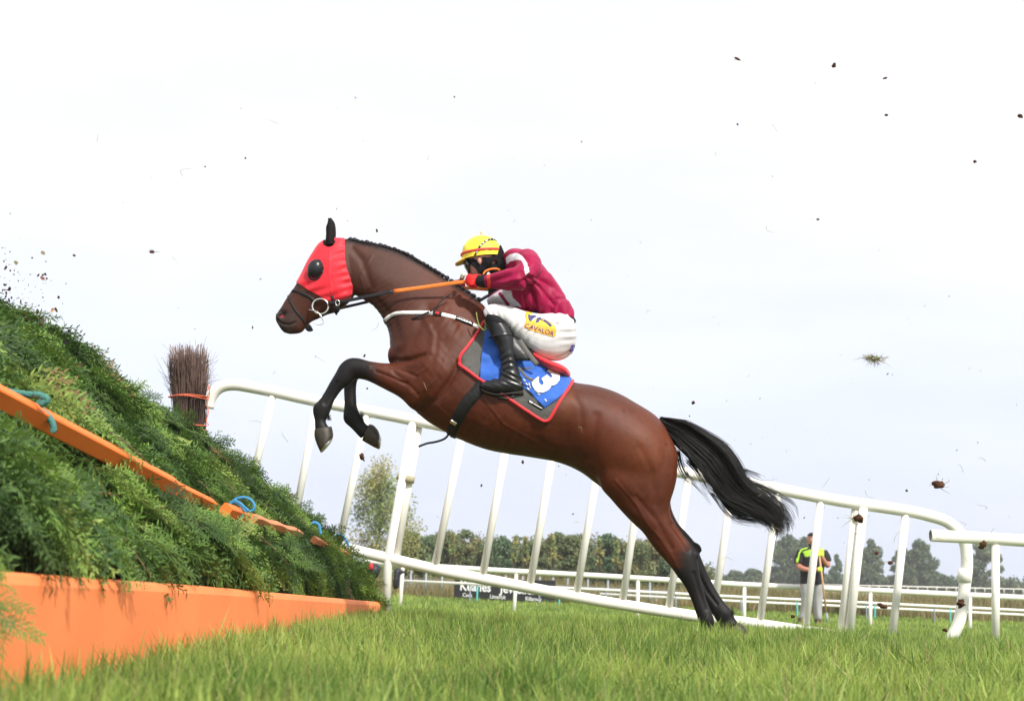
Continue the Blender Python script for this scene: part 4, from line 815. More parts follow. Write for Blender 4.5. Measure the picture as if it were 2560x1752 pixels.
# tail
tc_ = np.array([(1648, 1046), (1664, 1060), (1700, 1078), (1740, 1108), (1782, 1142), (1812, 1185), (1838, 1222), (1872, 1246), (1908, 1266), (1934, 1288), (1948, 1314), (1942, 1342)], float)
tw = np.array([6, 18, 33, 40, 47, 46, 36, 25, 21, 18, 13, 4], float)
TT = np.gradient(tc_, axis=0); TT /= np.linalg.norm(TT, axis=1)[:, None]; TN = np.column_stack([-TT[:, 1], TT[:, 0]]); tb = []; cc = []
tcs = np.linspace(0, 1, len(tc_)); LK = [(r.uniform(-1, 1), r.uniform(0, 6.28), r.uniform(3, 15), r.uniform(.66, 1.0), r.uniform(.5, 1.7), r.normal(0, .05), r.uniform(-30, 30)) for _ in range(46)]
for i in range(2300):
    lk = LK[r.integers(0, 46)]; u = lk[0] + r.normal(0, .045); vv = lk[5] + r.normal(0, .012); end = min(1, lk[3] * r.beta(9, 1.2) + .03); stray = r.random() < .05; loose = r.random() < .3
    if loose: u = r.uniform(-1, 1) * .95; vv = r.normal(0, .05)
    ph, am = r.uniform(0, 6.28), r.uniform(0, 4) + (14 if stray else 0); t = np.linspace(r.uniform(0, .12) if r.random() < .7 else r.uniform(.1, .3), end, 13); pts = []
    for k, tt in enumerate(t):
        x, y = np.interp(tt, tcs, tc_[:, 0]), np.interp(tt, tcs, tc_[:, 1]); nx, ny = np.interp(tt, tcs, TN[:, 0]), np.interp(tt, tcs, TN[:, 1]); w_ = np.interp(tt, tcs, tw)
        # hair gathers into locks
        uu = u; o_ = uu * w_ + (0 if loose else lk[2] * math.sin(lk[1] + tt * 7) * tt + lk[6] * max(0, tt - .55) ** 2 * 2.2) + am * tt * math.sin(ph + tt * 5) + (k / 12) ** 3 * (8 * math.sin(ph * 3) if not stray else 26 * math.sin(ph * 3))
        pts.append(P(x + nx * o_, y + ny * o_, YH + vv * min(1, tt * 5) * (1 + tt)))
    rad = np.linspace(.0024, .0007, 13) * r.uniform(.7, 1.2); v_, f_ = tube(pts, rad, n=3); tb.append((v_, f_)); cc.append(np.tile(np.array([.0085, .0075, .007]) * r.uniform(.5, 1.6) * (1 if loose else lk[4]), (len(v_), 1)))
for ln, cnt, spd in [([(1694, 1131), (1702, 1165), (1719, 1195), (1732, 1204), (1742, 1199)], 34, 5), ([(1720, 1150), (1745, 1180), (1765, 1215), (1790, 1250)], 40, 6), ([(1788, 1225), (1822, 1272), (1852, 1293), (1895, 1300), (1922, 1316)], 90, 6), ([(1800, 1215), (1835, 1262), (1872, 1284), (1905, 1292), (1930, 1308)], 70, 7), ([(1852, 1174), (1886, 1187), (1903, 1199)], 12, 5),
                     ([(1855, 1190), (1880, 1205), (1916, 1222), (1959, 1242), (1989, 1263), (1997, 1285)], 16, 3), ([(1870, 1215), (1905, 1222), (1940, 1246), (1968, 1276), (1980, 1302), (1974, 1323)], 30, 6), ([(1895, 1250), (1930, 1280), (1948, 1312), (1942, 1344)], 80, 6), ([(1890, 1232), (1930, 1262), (1962, 1292), (1972, 1318), (1966, 1332)], 45, 6), ([(1732, 1205), (1762, 1238), (1783, 1268)], 4, 2), ([(1850, 1170), (1900, 1200), (1960, 1192)], 3, 2)]:
    for _ in range(cnt):
        o0 = r.normal(0, spd, 2); o1 = o0 + r.normal(0, spd * .8, 2); nn = len(ln); e_ = r.uniform(.75, 1.04); pp = crom(ln, 4); kk = max(4, int(len(pp) * e_)); pp = pp[:kk]
        A = [P(a + o0[0] * (1 - i / kk) + o1[0] * i / kk, b + o0[1] * (1 - i / kk) + o1[1] * i / kk, YH + r.normal(0, .004) + o0[0] * .002) for i, (a, b) in enumerate(pp)]
        v_, f_ = tube(A, np.linspace(.0016, .0005, len(A)), n=3); tb.append((v_, f_)); cc.append(np.tile(np.array([.0085, .0075, .007]) * r.uniform(.6, 1.8), (len(v_), 1)))
V, F = cat(tb); mk('tail', V, F, m_hair, horse, col=np.concatenate(cc))
# fetlock hair
for cx, cy, Y in ((823, 1043, NF), (905, 1042, FF_), (1832, 1533, FF_)):
    tb = []
    for _ in range(60):
        p = P(cx + r.normal(-4, 2), cy + r.normal(-3, 4), Y + r.normal(0, .012)); d = np.array([r.uniform(.3, 1), r.normal(0, .3), r.uniform(-1, .1)]) * .02; tb.append(tube([p, p + d * .6, p + d], [.0014, .001, .0005], n=3))
    V, F = cat(tb); mk('fetlock_hair', V, F, m_hair, horse, col=np.tile([.010, .009, .009], (len(V), 1)))

# ---------------------------------------------------------------- shells of cloth cut from the body surface
def shell(name, V, F, poly, off, m, parent, Yc=YH, fold=0, cond=None, side=0, thick=.003, col=None, colf=None, cuff=0, infl=None):
    n = vnormals(V, F); px, py = pxpy(V, Yc); fc = V[F].mean(1); fx, fy = px[F].mean(1), py[F].mean(1); sel = in_poly(fx, fy, poly)
    if side: sel &= (fc[:, 1] - Yc) * side > 0
    if cond is not None: sel &= cond(fc, fx, fy)
    f = F[sel]; use = np.unique(f); mp_ = -np.ones(len(V), int); mp_[use] = np.arange(len(use)); f = mp_[f]; v = V[use].copy(); nn = n[use]; x, y = px[use], py[use]
    ed = np.sort(np.vstack([f[:, [0, 1]], f[:, [1, 2]], f[:, [2, 3]], f[:, [3, 0]]]), 1); key = ed[:, 0] * len(v) + ed[:, 1]; u, ct = np.unique(key, return_counts=True); be = u[ct == 1]; bv = np.unique(np.r_[be // len(v), be % len(v)])
    pl = list(poly) + [poly[0]]
    for i in bv:   # pull the border onto the cut line
        best = None
        for (x0, y0), (x1, y1) in zip(pl[:-1], pl[1:]):
            dx, dy = x1 - x0, y1 - y0; t = max(0, min(1, ((x[i] - x0) * dx + (y[i] - y0) * dy) / (dx * dx + dy * dy + 1e-9))); q = (x0 + t * dx, y0 + t * dy); d = math.hypot(q[0] - x[i], q[1] - y[i])
            if best is None or d < best[0]: best = (d, q)
        if best[0] < 5:
            yy = Yc - abs(v[i, 1] - Yc); p = P(best[1][0], best[1][1], yy); v[i, 0], v[i, 2] = p[0], p[2]
    o_ = off + (fold * vnoise(v, 9, 11) if fold else 0)
    if infl is not None: o_ = o_ + infl(x, y)
    vo = v + nn * np.reshape(o_, (-1, 1)) ; vi = v + nn * (np.reshape(o_, (-1, 1)) - thick)
    nv = len(v); FF2 = [list(q) for q in f] + [list(q[::-1] + nv) for q in f]
    fe = {}
    for q in f:
        for k in range(4): fe[(int(q[k]), int(q[(k + 1) % 4]))] = 1
    for (a, b) in list(fe):
        if (b, a) not in fe: FF2.append([b, a, a + nv, b + nv])
    V2 = np.vstack([vo, vi]); FF2 = [q for q in FF2 if len(set(q)) > 2]
    c = None
    if colf is not None: c = colf(np.r_[x, x], np.r_[y, y], V2)
    return mk(name, V2, FF2, m, parent, col=c), vo, f
# red hood with leather eye cup
m_hood = mat('red_hood', (.80, .018, .035), .55, .35, sheen=.15, noise=.06, bump=.35, bscale=22)
hood_poly = [(742, 707), (753, 686), (769, 650), (786, 628), (796, 607), (809, 595), (825, 588), (838, 590), (850, 588), (860, 592), (862, 620), (861, 645), (867, 675), (876, 700), (882, 717), (877, 735), (876, 746), (860, 752), (842, 757), (826, 756), (812, 749), (795, 738), (775, 728)]
def hood_fold(x, y): return .003 * np.exp(-(seg_dist(x, y, [(826, 618), (822, 680), (832, 752)]) / 1.6) ** 2) + .004 * np.sin((x - 860) * .09 + (y - 600) * .33) * np.exp(-((x - 866 - (y - 650) * .1) / 24) ** 2) + .004 * np.sin(x * .10 + y * .26) * np.exp(-(seg_dist(x, y, [(770, 715), (800, 730), (830, 745)]) / 16) ** 2) + .002 * np.sin((x + y) * .13)
hood, hv_, hf_ = shell('hood', HV, HF, hood_poly, .007, m_hood, horse, fold=.0016, infl=hood_fold)
HOOD = bvh_of(*cat([(HV, HF.tolist()), (hv_, hf_.tolist())]))
m_cup = mat('black_rubber_cup', (.012, .012, .014), .3, .4, bump=.05)
for sgn in (-1, 1):
    c0, nn = drape(789, 672, HOOD, 0); cc_ = c0 + nn * .004; cc_ = cc_ if sgn < 0 else cc_ * [1, -1, 1] + [0, 2 * YH, 0]
    tan = np.array([-.30, 0, -.95]); o = mk('eye_cup', *ellipsoid(cc_, (.048, .036, .058), rotm('Y', R(8))), m_cup, horse)
    ring = [cc_ + np.array([math.cos(a) * .050 * 1.05 - .004, -.002 * sgn * -1, math.sin(a) * .064 - .004]) for a in np.linspace(0, 2 * math.pi, 29)]
    rr = []
    for q in ring:
        h = HOOD.find_nearest(Vector(q)); rr.append(np.array(h[0] + h[1].normalized() * .002))
    mk('rim', *tube(rr, .0055, n=8), m_cup, o)
for sgn in (-1, 1):
    pts = []
    for a in np.linspace(0, 2 * math.pi, 21):
        p = P(823 + 15 * math.cos(a), 606 + 11 * math.sin(a), YH - .055); h = HOOD.find_nearest(Vector(p)); q = np.array(h[0] + h[1].normalized() * .001); 
        if sgn > 0: q[1] = 2 * YH - q[1]
        pts.append(q)
    mk('ear_binding', *tube(pts, .004, n=6), m_black, horse)
for sgn in (-1,):
    mk('ear_opening', *drape_poly([(822 + 15 * math.cos(a), 606 + 11 * math.sin(a)) for a in np.linspace(0, 6.283, 20)[:-1]], HOOD, .002, 6), m_ear, horse)
# bridle
m_strap = mat('black_rubber_strap', (.016, .016, .018), .5, .25, bump=.2, bscale=80)
def hstrap(name, path, wpx, off, thick, m, bv=HB, mirror=YH, parent=horse): return mk(name, *strap(path, wpx, bv, off, thick, 5, mirror), m, parent)
bridle = hstrap('bridle', [(718, 737), (728, 727), (740, 727), (756, 734), (775, 743), (788, 755)], 7, .003, .004, m_strap)
mk('noseband', *strap([(718, 737), (728, 757), (742, 780), (757, 798), (761, 806)], 5, HB, .003, .004, 5, YH), m_strap, bridle)
mk('bit_ring', *ptube([(801 + 20 * math.cos(a), 766 + 19 * math.sin(a)) for a in np.linspace(0, 2 * math.pi, 33)], YH - .085, .0055, n=8), m_metal, bridle)
mk('bit_ring', *ptube([(806 + 20 * math.cos(a), 764 + 19 * math.sin(a)) for a in np.linspace(0, 2 * math.pi, 33)], YH + .085, .0055, n=8), m_metal, bridle)
mk('bit', *ptube([(772, 774), (790, 778), (803, 790), (806, 800)], [YH - .09] * 4, .003, n=6, sub=4), m_metal, bridle)
mk('bit', *ptube([(780, 802), (795, 812), (808, 808), (805, 796), (798, 790)], [YH - .07] * 5, .0022, n=6, sub=4), m_metal, bridle)
mk('cheek_strap', *ptube([(829, 739), (833, 752)], YH - .10, .010, flat=.3, n=8), m_strap, bridle)
mk('buckle', *ptube([(844 + 5 * math.cos(a), 757 + 7 * math.sin(a)) for a in np.linspace(0, 6.283, 15)], YH - .12, .0028, n=6), m_metal, bridle)
mk('keeper_leather', *fuse([loft([(832, 756, 834, 780, .02, YH - .08), (842, 758, 845, 782, .03, YH - .08), (848, 762, 850, 775, .015, YH - .08)]), loft([(832, 774, 838, 772, .01, YH - .07), (838, 786, 844, 781, .01, YH - .07), (846, 790, 842, 786, .008, YH - .07)])], .005, 2), m_strap, bridle)
o = mk('lip_strap', *fuse([loft([(757, 806, 759, 814, .012, YH), (766, 807, 766, 826, .018, YH), (776, 812, 772, 829, .018, YH), (784, 826, 777, 829, .008, YH)])], .004, 2), m_strap, bridle)
# reins: near and far
def band(pts, Y, wd, th, name, m, parent=horse, up_=(0, 0, 1)):
    Y = np.broadcast_to(np.asarray(Y, float), (len(pts),)); A = crom(np.array([P(a, b, y) for (a, b), y in zip(pts, Y)]), 6); return mk(name, *tube(A, wd / 2, n=12, flat=th / wd, upv=up_), m, parent)
m_rein = mat('orange_rubber_grip', (.85, .20, .02), .5, .4, bump=.5, bscale=150)
band([(820, 758), (860, 753), (920, 741), (985, 728)], [YH - .10, YH - .12, YH - .15, YH - .16], .021, .005, 'rein', m_strap)
band([(984, 728), (1060, 718), (1130, 708), (1176, 703), (1212, 698)], [YH - .161, YH - .165, YH - .17, YH - .18, YH - .19], .023, .007, 'rein', m_rein)
band([(848, 771), (900, 759), (930, 752), (985, 742), (1040, 735)], [YH + .09, YH + .12, YH + .13, YH + .15, YH + .16], .018, .005, 'rein', m_strap)
band([(1040, 734), (1110, 722), (1167, 720), (1200, 722), (1232, 724)], [YH + .16, YH + .15, YH + .10, YH + .08, YH + .10], .022, .007, 'rein', m_rein)
band([(1208, 686), (1214, 678), (1226, 673), (1240, 672), (1250, 675)], [YH - .18, YH - .17, YH - .15, YH - .14, YH - .12], .012, .006, 'rein_loop', m_rein)
# breastplate strap (white) and loose strap
m_wstrap = mat('white_webbing', (.82, .8, .78), .55, bump=.2, bscale=90)
bp_ = hstrap('breast_strap', [(962, 802), (975, 790), (995, 783), (1030, 782), (1060, 782), (1095, 785), (1140, 795), (1175, 808), (1203, 823)], [9, 9, 9, 9, 9, 8.5, 8, 7.5, 7], .004, .004, m_wstrap)
mk('red_mark', *strap([(1090, 784), (1098, 786)], 6, HB, .0095, .002, 3), mat('red_thread', (.6, .02, .02), .6), bp_); mk('sleeve', *strap([(1083, 783.5), (1104, 787)], 9.5, HB, .0075, .002, 3), m_strap, bp_)
mk('sleeve', *strap([(1138, 795), (1182, 812)], 9, HB, .006, .003, 4), m_strap, bp_); mk('buckle', *strap([(1140, 796), (1178, 810)], 3, HB, .0095, .002, 4), m_metal, bp_); mk('sleeve', *strap([(956, 806), (964, 800)], 11, HB, .006, .003, 3, YH), m_strap, bp_)
band([(1030, 797), (1052, 789), (1073, 780)], [YH - .16, YH - .175, YH - .18], .014, .005, 'loose_strap', m_strap)
band([(1075, 779), (1092, 766), (1107, 748), (1127, 735)], [YH - .18, YH - .18, YH - .17, YH - .16], .010, .004, 'loose_strap', m_strap)
# saddle cloth
m_grey_c = mat('grey_saddle_cloth', (.10, .098, .09), .75, .2, noise=.15, bump=.5, bscale=40); m_redp = mat('red_piping', (.72, .02, .03), .5, .4, sheen=.2)
cloth_poly = [(1214, 790), (1209, 806), (1190, 838), (1170, 866), (1149, 893), (1147, 905), (1154, 916), (1176, 933), (1200, 950), (1230, 968), (1262, 990), (1310, 1022), (1350, 1047), (1363, 1051), (1374, 1045), (1395, 1010), (1424, 968), (1434, 950), (1400, 920), (1340, 880), (1280, 815), (1240, 770)]
sc_, sv, sf = shell('saddle_cloth', HV, HF, cloth_poly, .009, m_grey_c, horse, fold=.0025)
SC_BVH = bvh_of(sv, sf)
path = cloth_poly[1:18]
pts = [drape(x, y, HB, .012)[0] for x, y in crom(path, 5)]; v1 = tube(pts, .0095, n=10); w1 = (v1[0] * [1, -1, 1] + [0, 2 * YH, 0], [f[::-1] for f in v1[1]]); mk('red_piping', *cat([v1, w1]), m_redp, sc_)
m_blue = mat('blue_number_cloth', (.025, .12, .50), .65, .3, sheen=.2, noise=.1, bump=.5, bscale=16)
blue_poly = [(1212, 826), (1207, 860), (1202, 900), (1200, 948), (1225, 960), (1262, 962), (1310, 972), (1326, 985), (1345, 1005), (1360, 1021), (1392, 1000), (1418, 978), (1428, 950), (1424, 942), (1385, 922), (1345, 905), (1310, 890), (1280, 880), (1250, 850), (1230, 828)]
def bfold(x, y): return .006 * np.sin((x * .35 + y * .9) * .16 + .8 * np.sin(x * .07)) + .006 * np.exp(-(seg_dist(x, y, [(1290, 915), (1340, 912)]) / 4) ** 2) - .004 * np.exp(-(seg_dist(x, y, [(1290, 925), (1330, 922)]) / 3) ** 2) + .004 * np.exp(-(seg_dist(x, y, [(1225, 850), (1245, 890), (1275, 890)]) / 7) ** 2)
nc, nv_, nf_ = shell('number_cloth', HV, HF, blue_poly, .017, m_blue, horse, fold=.003, infl=bfold)
NC = bvh_of(nv_, nf_)
m_wp = mat('white_print', (.85, .85, .85), .6)
def dtext(s, cx, cy, hpx, ang, bvh, off, m, parent, bold=.0, wsc=1.0, name='lettering', maxe=8, sp=1.0):
    """ang: reading direction in degrees clockwise on the picture plane; centred"""
    V2, F = text2d(s, bold, 'LEFT', sp); V2 = V2 - (V2.max(0) + V2.min(0)) / 2; k = hpx / (V2[:, 1].max() - V2[:, 1].min()); c, sn = math.cos(R(ang)), math.sin(R(ang))
    W = np.column_stack([cx + V2[:, 0] * k * wsc * c + V2[:, 1] * k * sn, cy + V2[:, 0] * k * wsc * sn - V2[:, 1] * k * c]); V, F = drape_tris(W, F, bvh, off, maxe); return mk(name, V, F, m, parent, smooth=False)
dtext('3', 1366, 953, 73, 54, NC, .0075, m_wp, nc, .055, 1.0, 'number', 5)
for (a, b) in [((1322, 958), (1330, 985)), ((1308, 948), (1313, 953)), ((1314, 958), (1320, 964)), ((1318, 970), (1323, 975)), ((1325, 945), (1333, 952)), ((1318, 982), (1326, 984)), ((1336, 974), (1345, 982)), ((1362, 998), (1366, 1003)), ((1344, 985), (1350, 986))]:
    mk('print', *strap([a, b], 2.6, NC, .004, .001, 2), m_wp, nc)
# small woven label on the grey cloth
mk('woven_label', *strap([(1321, 1001), (1338, 1012), (1356, 1022)], 8, SC_BVH, .003, .002, 4), m_black, sc_); mk('label_print', *strap([(1323, 1003), (1331, 1008)], 4, SC_BVH, .0065, .001, 3), m_wp, sc_); mk('label_print', *strap([(1333, 1009), (1354, 1021)], 1.8, SC_BVH, .0065, .001, 3), m_wp, sc_)
# girth
m_girth = mat('girth_webbing', (.012, .012, .012), .6, .3, bump=.5, bscale=50, dirt=(.10, .07, .05), dirt_amt=.33, dirt_scale=30)
g_ = hstrap('girth', [(1215, 940), (1195, 975), (1165, 1010), (1145, 1045), (1132, 1072), (1127, 1092)], [30, 32, 32, 30, 27, 24], .006, .006, m_girth)
mk('girth_buckle', *strap([(1128, 1050), (1142, 1058)], 7, HB, .013, .004, 3), m_metal, g_)
band([(1124, 1082), (1112, 1096), (1090, 1104), (1068, 1108), (1046, 1116)], [YH - .05] * 5, .013, .005, 'girth_strap_end', m_strap, up_=(0, 0, 1))
# saddle
m_sad = mat('saddle_leather', (.02, .02, .02), .4, .5, bump=.2, bscale=50)
sad = mk('saddle', *fuse([loft([(1212, 776, 1225, 800, .07, YH), (1240, 785, 1240, 830, .15, YH, .3), (1275, 822, 1268, 880, .22, YH, .4), (1310, 862, 1295, 915, .25, YH, .4), (1340, 880, 1322, 905, .20, YH, .3), (1350, 893, 1345, 905, .10, YH)]), loft([(1255, 830, 1300, 850, .03, YH - .24), (1262, 870, 1318, 880, .03, YH - .265), (1280, 900, 1335, 903, .02, YH - .27)])], .009, 5), m_sad, horse)
band([(1298, 850), (1318, 880), (1343, 912)], [YH - .27, YH - .285, YH - .29], .030, .008, 'saddle_flap', mat('grey_leather', (.10, .095, .085), .6, bump=.3), up_=(1, 0, .3))
band([(1296, 918), (1316, 942), (1334, 951)], [YH - .30, YH - .31, YH - .31], .016, .005, 'stirrup_leather', mat('grey_leather'), up_=(1, 0, .3))
mk('seat_pad', *fuse([loft([(1312, 860, 1316, 890, .16, YH, .2), (1332, 878, 1328, 906, .19, YH, .2), (1352, 893, 1344, 920, .21, YH, .2), (1375, 904, 1366, 932, .22, YH, .25), (1398, 912, 1390, 940, .21, YH, .3), (1416, 922, 1411, 948, .18, YH, .3), (1427, 935, 1422, 950, .10, YH, .3)], 24, 4)], .008, 4), mat('red_pad', (.72, .012, .02), .6, .3, sheen=.3, bump=.15), horse)
# stray grass and sweat flecks on the tack
tb = []
for pl_, Y in ([([(1191, 781), (1193, 797), (1199, 815), (1209, 824), (1214, 812), (1212, 800)], YH - .24), ([(1196, 812), (1210, 826), (1216, 820)], YH - .25)]): tb.append(ptube(pl_, Y, .0035, n=5, sub=3))
V, F = cat(tb); mk('caught_grass', V, F, m_twig, horse, col=np.tile([.30, .36, .10], (len(V), 1)))
# ================================================================ jockey
jk = empty('person', tuple(P(1340, 890, YH)), 'jockey in maroon silks and a yellow cap crouching over the leaping horse', 'person')
def j2(x, y): return (1080 + x * .27673, 540 + y * .27673)
def j3(x, y): return (1130 + x * .13841, 570 + y * .13836)
m_skin = mat('skin', attr=True, rough=.5, spec=.4)
Hd = P(1203, 640, YH)
def rotY(a): return rotm('Y', R(a))
def limb(ch, Y, rad, n=14, sub=3, **k): return ptube(ch, Y, rad, n=n, sub=sub, **k)
def finger_hand(cx, cy, Y, sg, s=1.0, d0=(-1, .25)):
    """palm plus four curled fingers and a thumb; knuckles lead towards d0 on the picture plane"""
    o = []; d = np.array(d0, float); d /= np.linalg.norm(d); nrm = np.array([-d[1], d[0]])
    pt = lambda a, b, dy: P(cx + (d[0] * a + nrm[0] * b) * s, cy + (d[1] * a + nrm[1] * b) * s, Y + dy * sg)
    o.append(tube([pt(-20, 0, 0), pt(-12, 0, 0), pt(-3, -1, -.004), pt(8, -1, -.006)], [.026, .028, .036, .030], n=14, flat=.62, upv=(0, 0, 1), sub=3))
    for k, (b, l) in enumerate([(-10, 1.0), (-4, 1.08), (3, 1.02), (9, .85)]):
        o.append(tube([pt(4, b, -.018), pt(14 * l, b, -.022), pt(21 * l, b + 2, -.006), pt(18 * l, b + 4, .016), pt(9, b + 4, .02)], [.0105, .0105, .010, .0095, .008], n=10, sub=4))
    o.append(tube([pt(-8, -10, -.012), pt(2, -15, -.008), pt(12, -14, .0), pt(18, -10, .006)], [.013, .012, .011, .009], n=10, sub=3))
    return o
near_hand = finger_hand(1188, 700, YH - .19, 1, .92, (-1, .12)); far_hand = finger_hand(1243, 727, YH + .10, -1, .85, (-1, .5)); left_far = finger_hand(1150, 711, YH + .12, -1, .6, (-1, .1))
skull = [ellipsoid(Hd, (.088, .074, .098), rotY(-15)), ellipsoid(P(1196, 665, YH), (.062, .058, .075), rotY(25)), ellipsoid(P(1190, 682, YH), (.036, .036, .034), rotY(25)), tube([P(1178, 664, YH), P(1174, 676, YH), P(1180, 683, YH)], [.008, .015, .007], n=10, sub=3),
         ellipsoid(P(1183, 692, YH), (.020, .024, .012), rotY(40)), tube([P(1215, 655, YH), P(1243, 652, YH), P(1275, 655, YH)], [.056, .056, .075], n=16, sub=3)]
skull += [ellipsoid(P(1199, 652, YH + s_ * .078), (.013, .008, .022), rotY(-12)) for s_ in (-1, 1)]
def torso(sc=1.0): return loft([(1335, 800, 1434, 802, .135 * sc, YH), (1305, 785, 1424, 768, .145 * sc, YH), (1285, 752, 1403, 730, .155 * sc, YH), (1275, 722, 1382, 702, .17 * sc, YH), (1268, 695, 1357, 670, .185 * sc, YH), (1264, 668, 1322, 640, .175 * sc, YH), (1256, 650, 1288, 628, .12 * sc, YH)], 28, 4)
YL, YR = YH - .25, YH + .25
def leg(Yk, Yh, sc, sgn):
    Yq = lambda t: Yk + (Yh - Yk) * t
    return [loft([(1208, 778, 1214, 797, .03 * sc, Yk), (1215, 766, 1226, 803, .048 * sc, Yk), (1232, 760, 1242, 806, .056 * sc, Yq(.1)), (1257, 762, 1262, 812, .062 * sc, Yq(.2)), (1285, 768, 1284, 838, .072 * sc, Yq(.35)), (1315, 778, 1322, 872, .082 * sc, Yq(.5)), (1350, 784, 1356, 895, .092 * sc, Yq(.7)), (1384, 782, 1390, 902, .105 * sc, Yq(.85)), (1412, 783, 1418, 893, .11 * sc, Yq(1)), (1432, 800, 1436, 872, .09 * sc, Yq(1)), (1440, 822, 1440, 850, .04 * sc, Yq(1))], 24, 4)]
def shin(Yk, sc): return [loft([(1213, 786, 1250, 790, .050 * sc, Yk), (1214, 806, 1264, 806, .052 * sc, Yk - .005), (1226, 835, 1280, 832, .054 * sc, Yk - .01), (1240, 862, 1286, 860, .048 * sc, Yk - .015), (1250, 890, 1288, 888, .042 * sc, Yk - .02), (1252, 915, 1293, 915, .040 * sc, Yk - .02), (1250, 935, 1302, 938, .044 * sc, Yk - .02), (1248, 952, 1309, 960, .045 * sc, Yk - .02), (1250, 975, 1309, 982, .040 * sc, Yk - .02)], 22, 4),
                          loft([(1305, 950, 1309, 984, .036 * sc, Yk - .02), (1275, 938, 1278, 986, .046 * sc, Yk - .022), (1245, 945, 1248, 988, .046 * sc, Yk - .025), (1222, 950, 1224, 984, .044 * sc, Yk - .025), (1204, 956, 1206, 975, .034 * sc, Yk - .02), (1198, 961, 1199, 970, .016 * sc, Yk - .02)], 22, 4)]
arm_n = lambda e=0: [limb([(1318, 650), (1318, 668), (1307, 688), (1283, 698), (1255, 701), (1228, 702), (1205, 702)], [YH - .17, YH - .24, YH - .30, YH - .31, YH - .27, YH - .225, YH - .20], np.array([.072, .066, .060, .056, .048, .034, .028]) + e)]
arm_f = lambda e=0: [limb([(1312, 650), (1308, 675), (1298, 706), (1275, 722), (1252, 726)], [YH + .17, YH + .24, YH + .25, YH + .19, YH + .11], np.array([.068, .06, .052, .042, .03]) + e)]
body = fuse(skull + [torso(.9)] + leg(YL, YH - .09, .88, -1) + leg(YR, YH + .09, .88, 1) + shin(YL, .6) + shin(YR, .6) + arm_n(-.008) + arm_f(-.008) + near_hand + far_hand, .0048, 3, .4)
bv_, bf_ = body; bx, by = pxpy(bv_); bv_ = bv_ - vnormals(bv_, bf_) * (.02 * (1 - (1 - ss(1236, 1246, bx)) * (1 - ss(698, 706, by))))[:, None]; cs = np.tile([.60, .31, .23], (len(bv_), 1)); cs = cmix(cs, .5 * np.exp(-(((bx - 1176) / 12) ** 2 + ((by - 676) / 12) ** 2)), (.50, .13, .10))
cs[(by > 715) & (bx > 1205)] = (.02, .018, .018)  # clothed part of the body painted near-black so gaps look like shadow
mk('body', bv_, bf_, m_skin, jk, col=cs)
# jacket
m_silk = mat('maroon_silk', attr=True, rough=.5, spec=.2, bump=.5, bscale=7, stretch=(1, 1, 1))
front = [loft([(1216, 750, 1222, 762, .05, YH), (1232, 735, 1240, 768, .12, YH), (1262, 716, 1268, 775, .15, YH), (1300, 700, 1310, 790, .155, YH)], 20, 3)]
jv, jf = fuse([loft([(1345, 797, 1437, 800, .145, YH), (1325, 788, 1430, 772, .158, YH), (1300, 775, 1422, 752, .165, YH), (1283, 750, 1404, 727, .17, YH), (1272, 722, 1384, 700, .185, YH), (1266, 695, 1357, 667, .20, YH), (1262, 668, 1322, 636, .19, YH), (1255, 650, 1288, 625, .13, YH), (1247, 652, 1270, 630, .07, YH)], 32, 5)] + front + [limb([(1315, 650), (1322, 668), (1312, 688), (1286, 698), (1255, 700), (1235, 702), (1217, 703)], [YH - .15, YH - .235, YH - .30, YH - .31, YH - .27, YH - .24, YH - .215], [.078, .080, .074, .068, .058, .046, .040]), limb([(1312, 650), (1308, 675), (1298, 706), (1275, 722), (1256, 726)], [YH + .17, YH + .24, YH + .25, YH + .19, YH + .13], [.075, .068, .06, .05, .038])], .0052, 5)
x, y = pxpy(jv); n = vnormals(jv, jf)
def silkfold(x, y, v):
    d = .006 * np.sin((x * .9 - y * .35) * .16 + 1.5 * np.sin(y * .05)) * np.exp(-(((x - 1345) / 70) ** 2 + ((y - 740) / 55) ** 2))
    d += .007 * np.sin((x * .35 + y) * .22) * np.exp(-(((x - 1270) / 45) ** 2 + ((y - 695) / 22) ** 2)) + .006 * np.sin(x * .30) * np.exp(-((y - 785) / 14) ** 2)
    for ln, wd, am in [([(1318, 690), (1350, 720), (1385, 760)], 5, -.009), ([(1315, 700), (1330, 740), (1345, 785)], 6, -.012), ([(1320, 690), (1365, 705), (1400, 735)], 5, -.006), ([(1300, 690), (1325, 655), (1300, 635)], 4, -.005), ([(1372, 690), (1395, 740), (1415, 785)], 7, .006), ([(1380, 780), (1390, 750), (1420, 745)], 5, -.005)]: d += am * np.exp(-(seg_dist(x, y, ln) / wd) ** 2)
    return d
jv = jv + n * (1.5 * silkfold(x, y, jv) + .0035 * np.exp(-(vnoise(jv, 9, 31) / .12) ** 2) * (.5 + .5 * np.sin(jv[:, 0] * 9)) + .002 * vnoise(jv, 12, 8))[:, None]
c = np.tile([.32, .004, .052], (len(jv), 1)); nearm = (jv[:, 1] < YH - .10) | (jv[:, 1] > YH + .10)
band_poly = [j3(935, 700), j3(930, 620), j3(980, 530), j3(1060, 470), j3(1170, 455), j3(1260, 500), j3(1330, 590), j3(1390, 700), j3(1395, 790), j3(1330, 865), j3(1320, 790), j3(1300, 660), j3(1250, 580), j3(1170, 575), j3(1070, 595), j3(1000, 650), j3(960, 710)]
c[in_poly(x, y, band_poly) & nearm] = (.80, .78, .80)
wh = [j3(600, 1300), j3(700, 1230), j3(930, 1070), j3(1045, 1030), j3(1100, 1270), j3(1265, 1410), j3(1100, 1420), j3(900, 1390), j3(700, 1370), j3(600, 1340)]
c[in_poly(x, y, wh) & (jv[:, 1] > YH - .19)] = (.68, .66, .74)
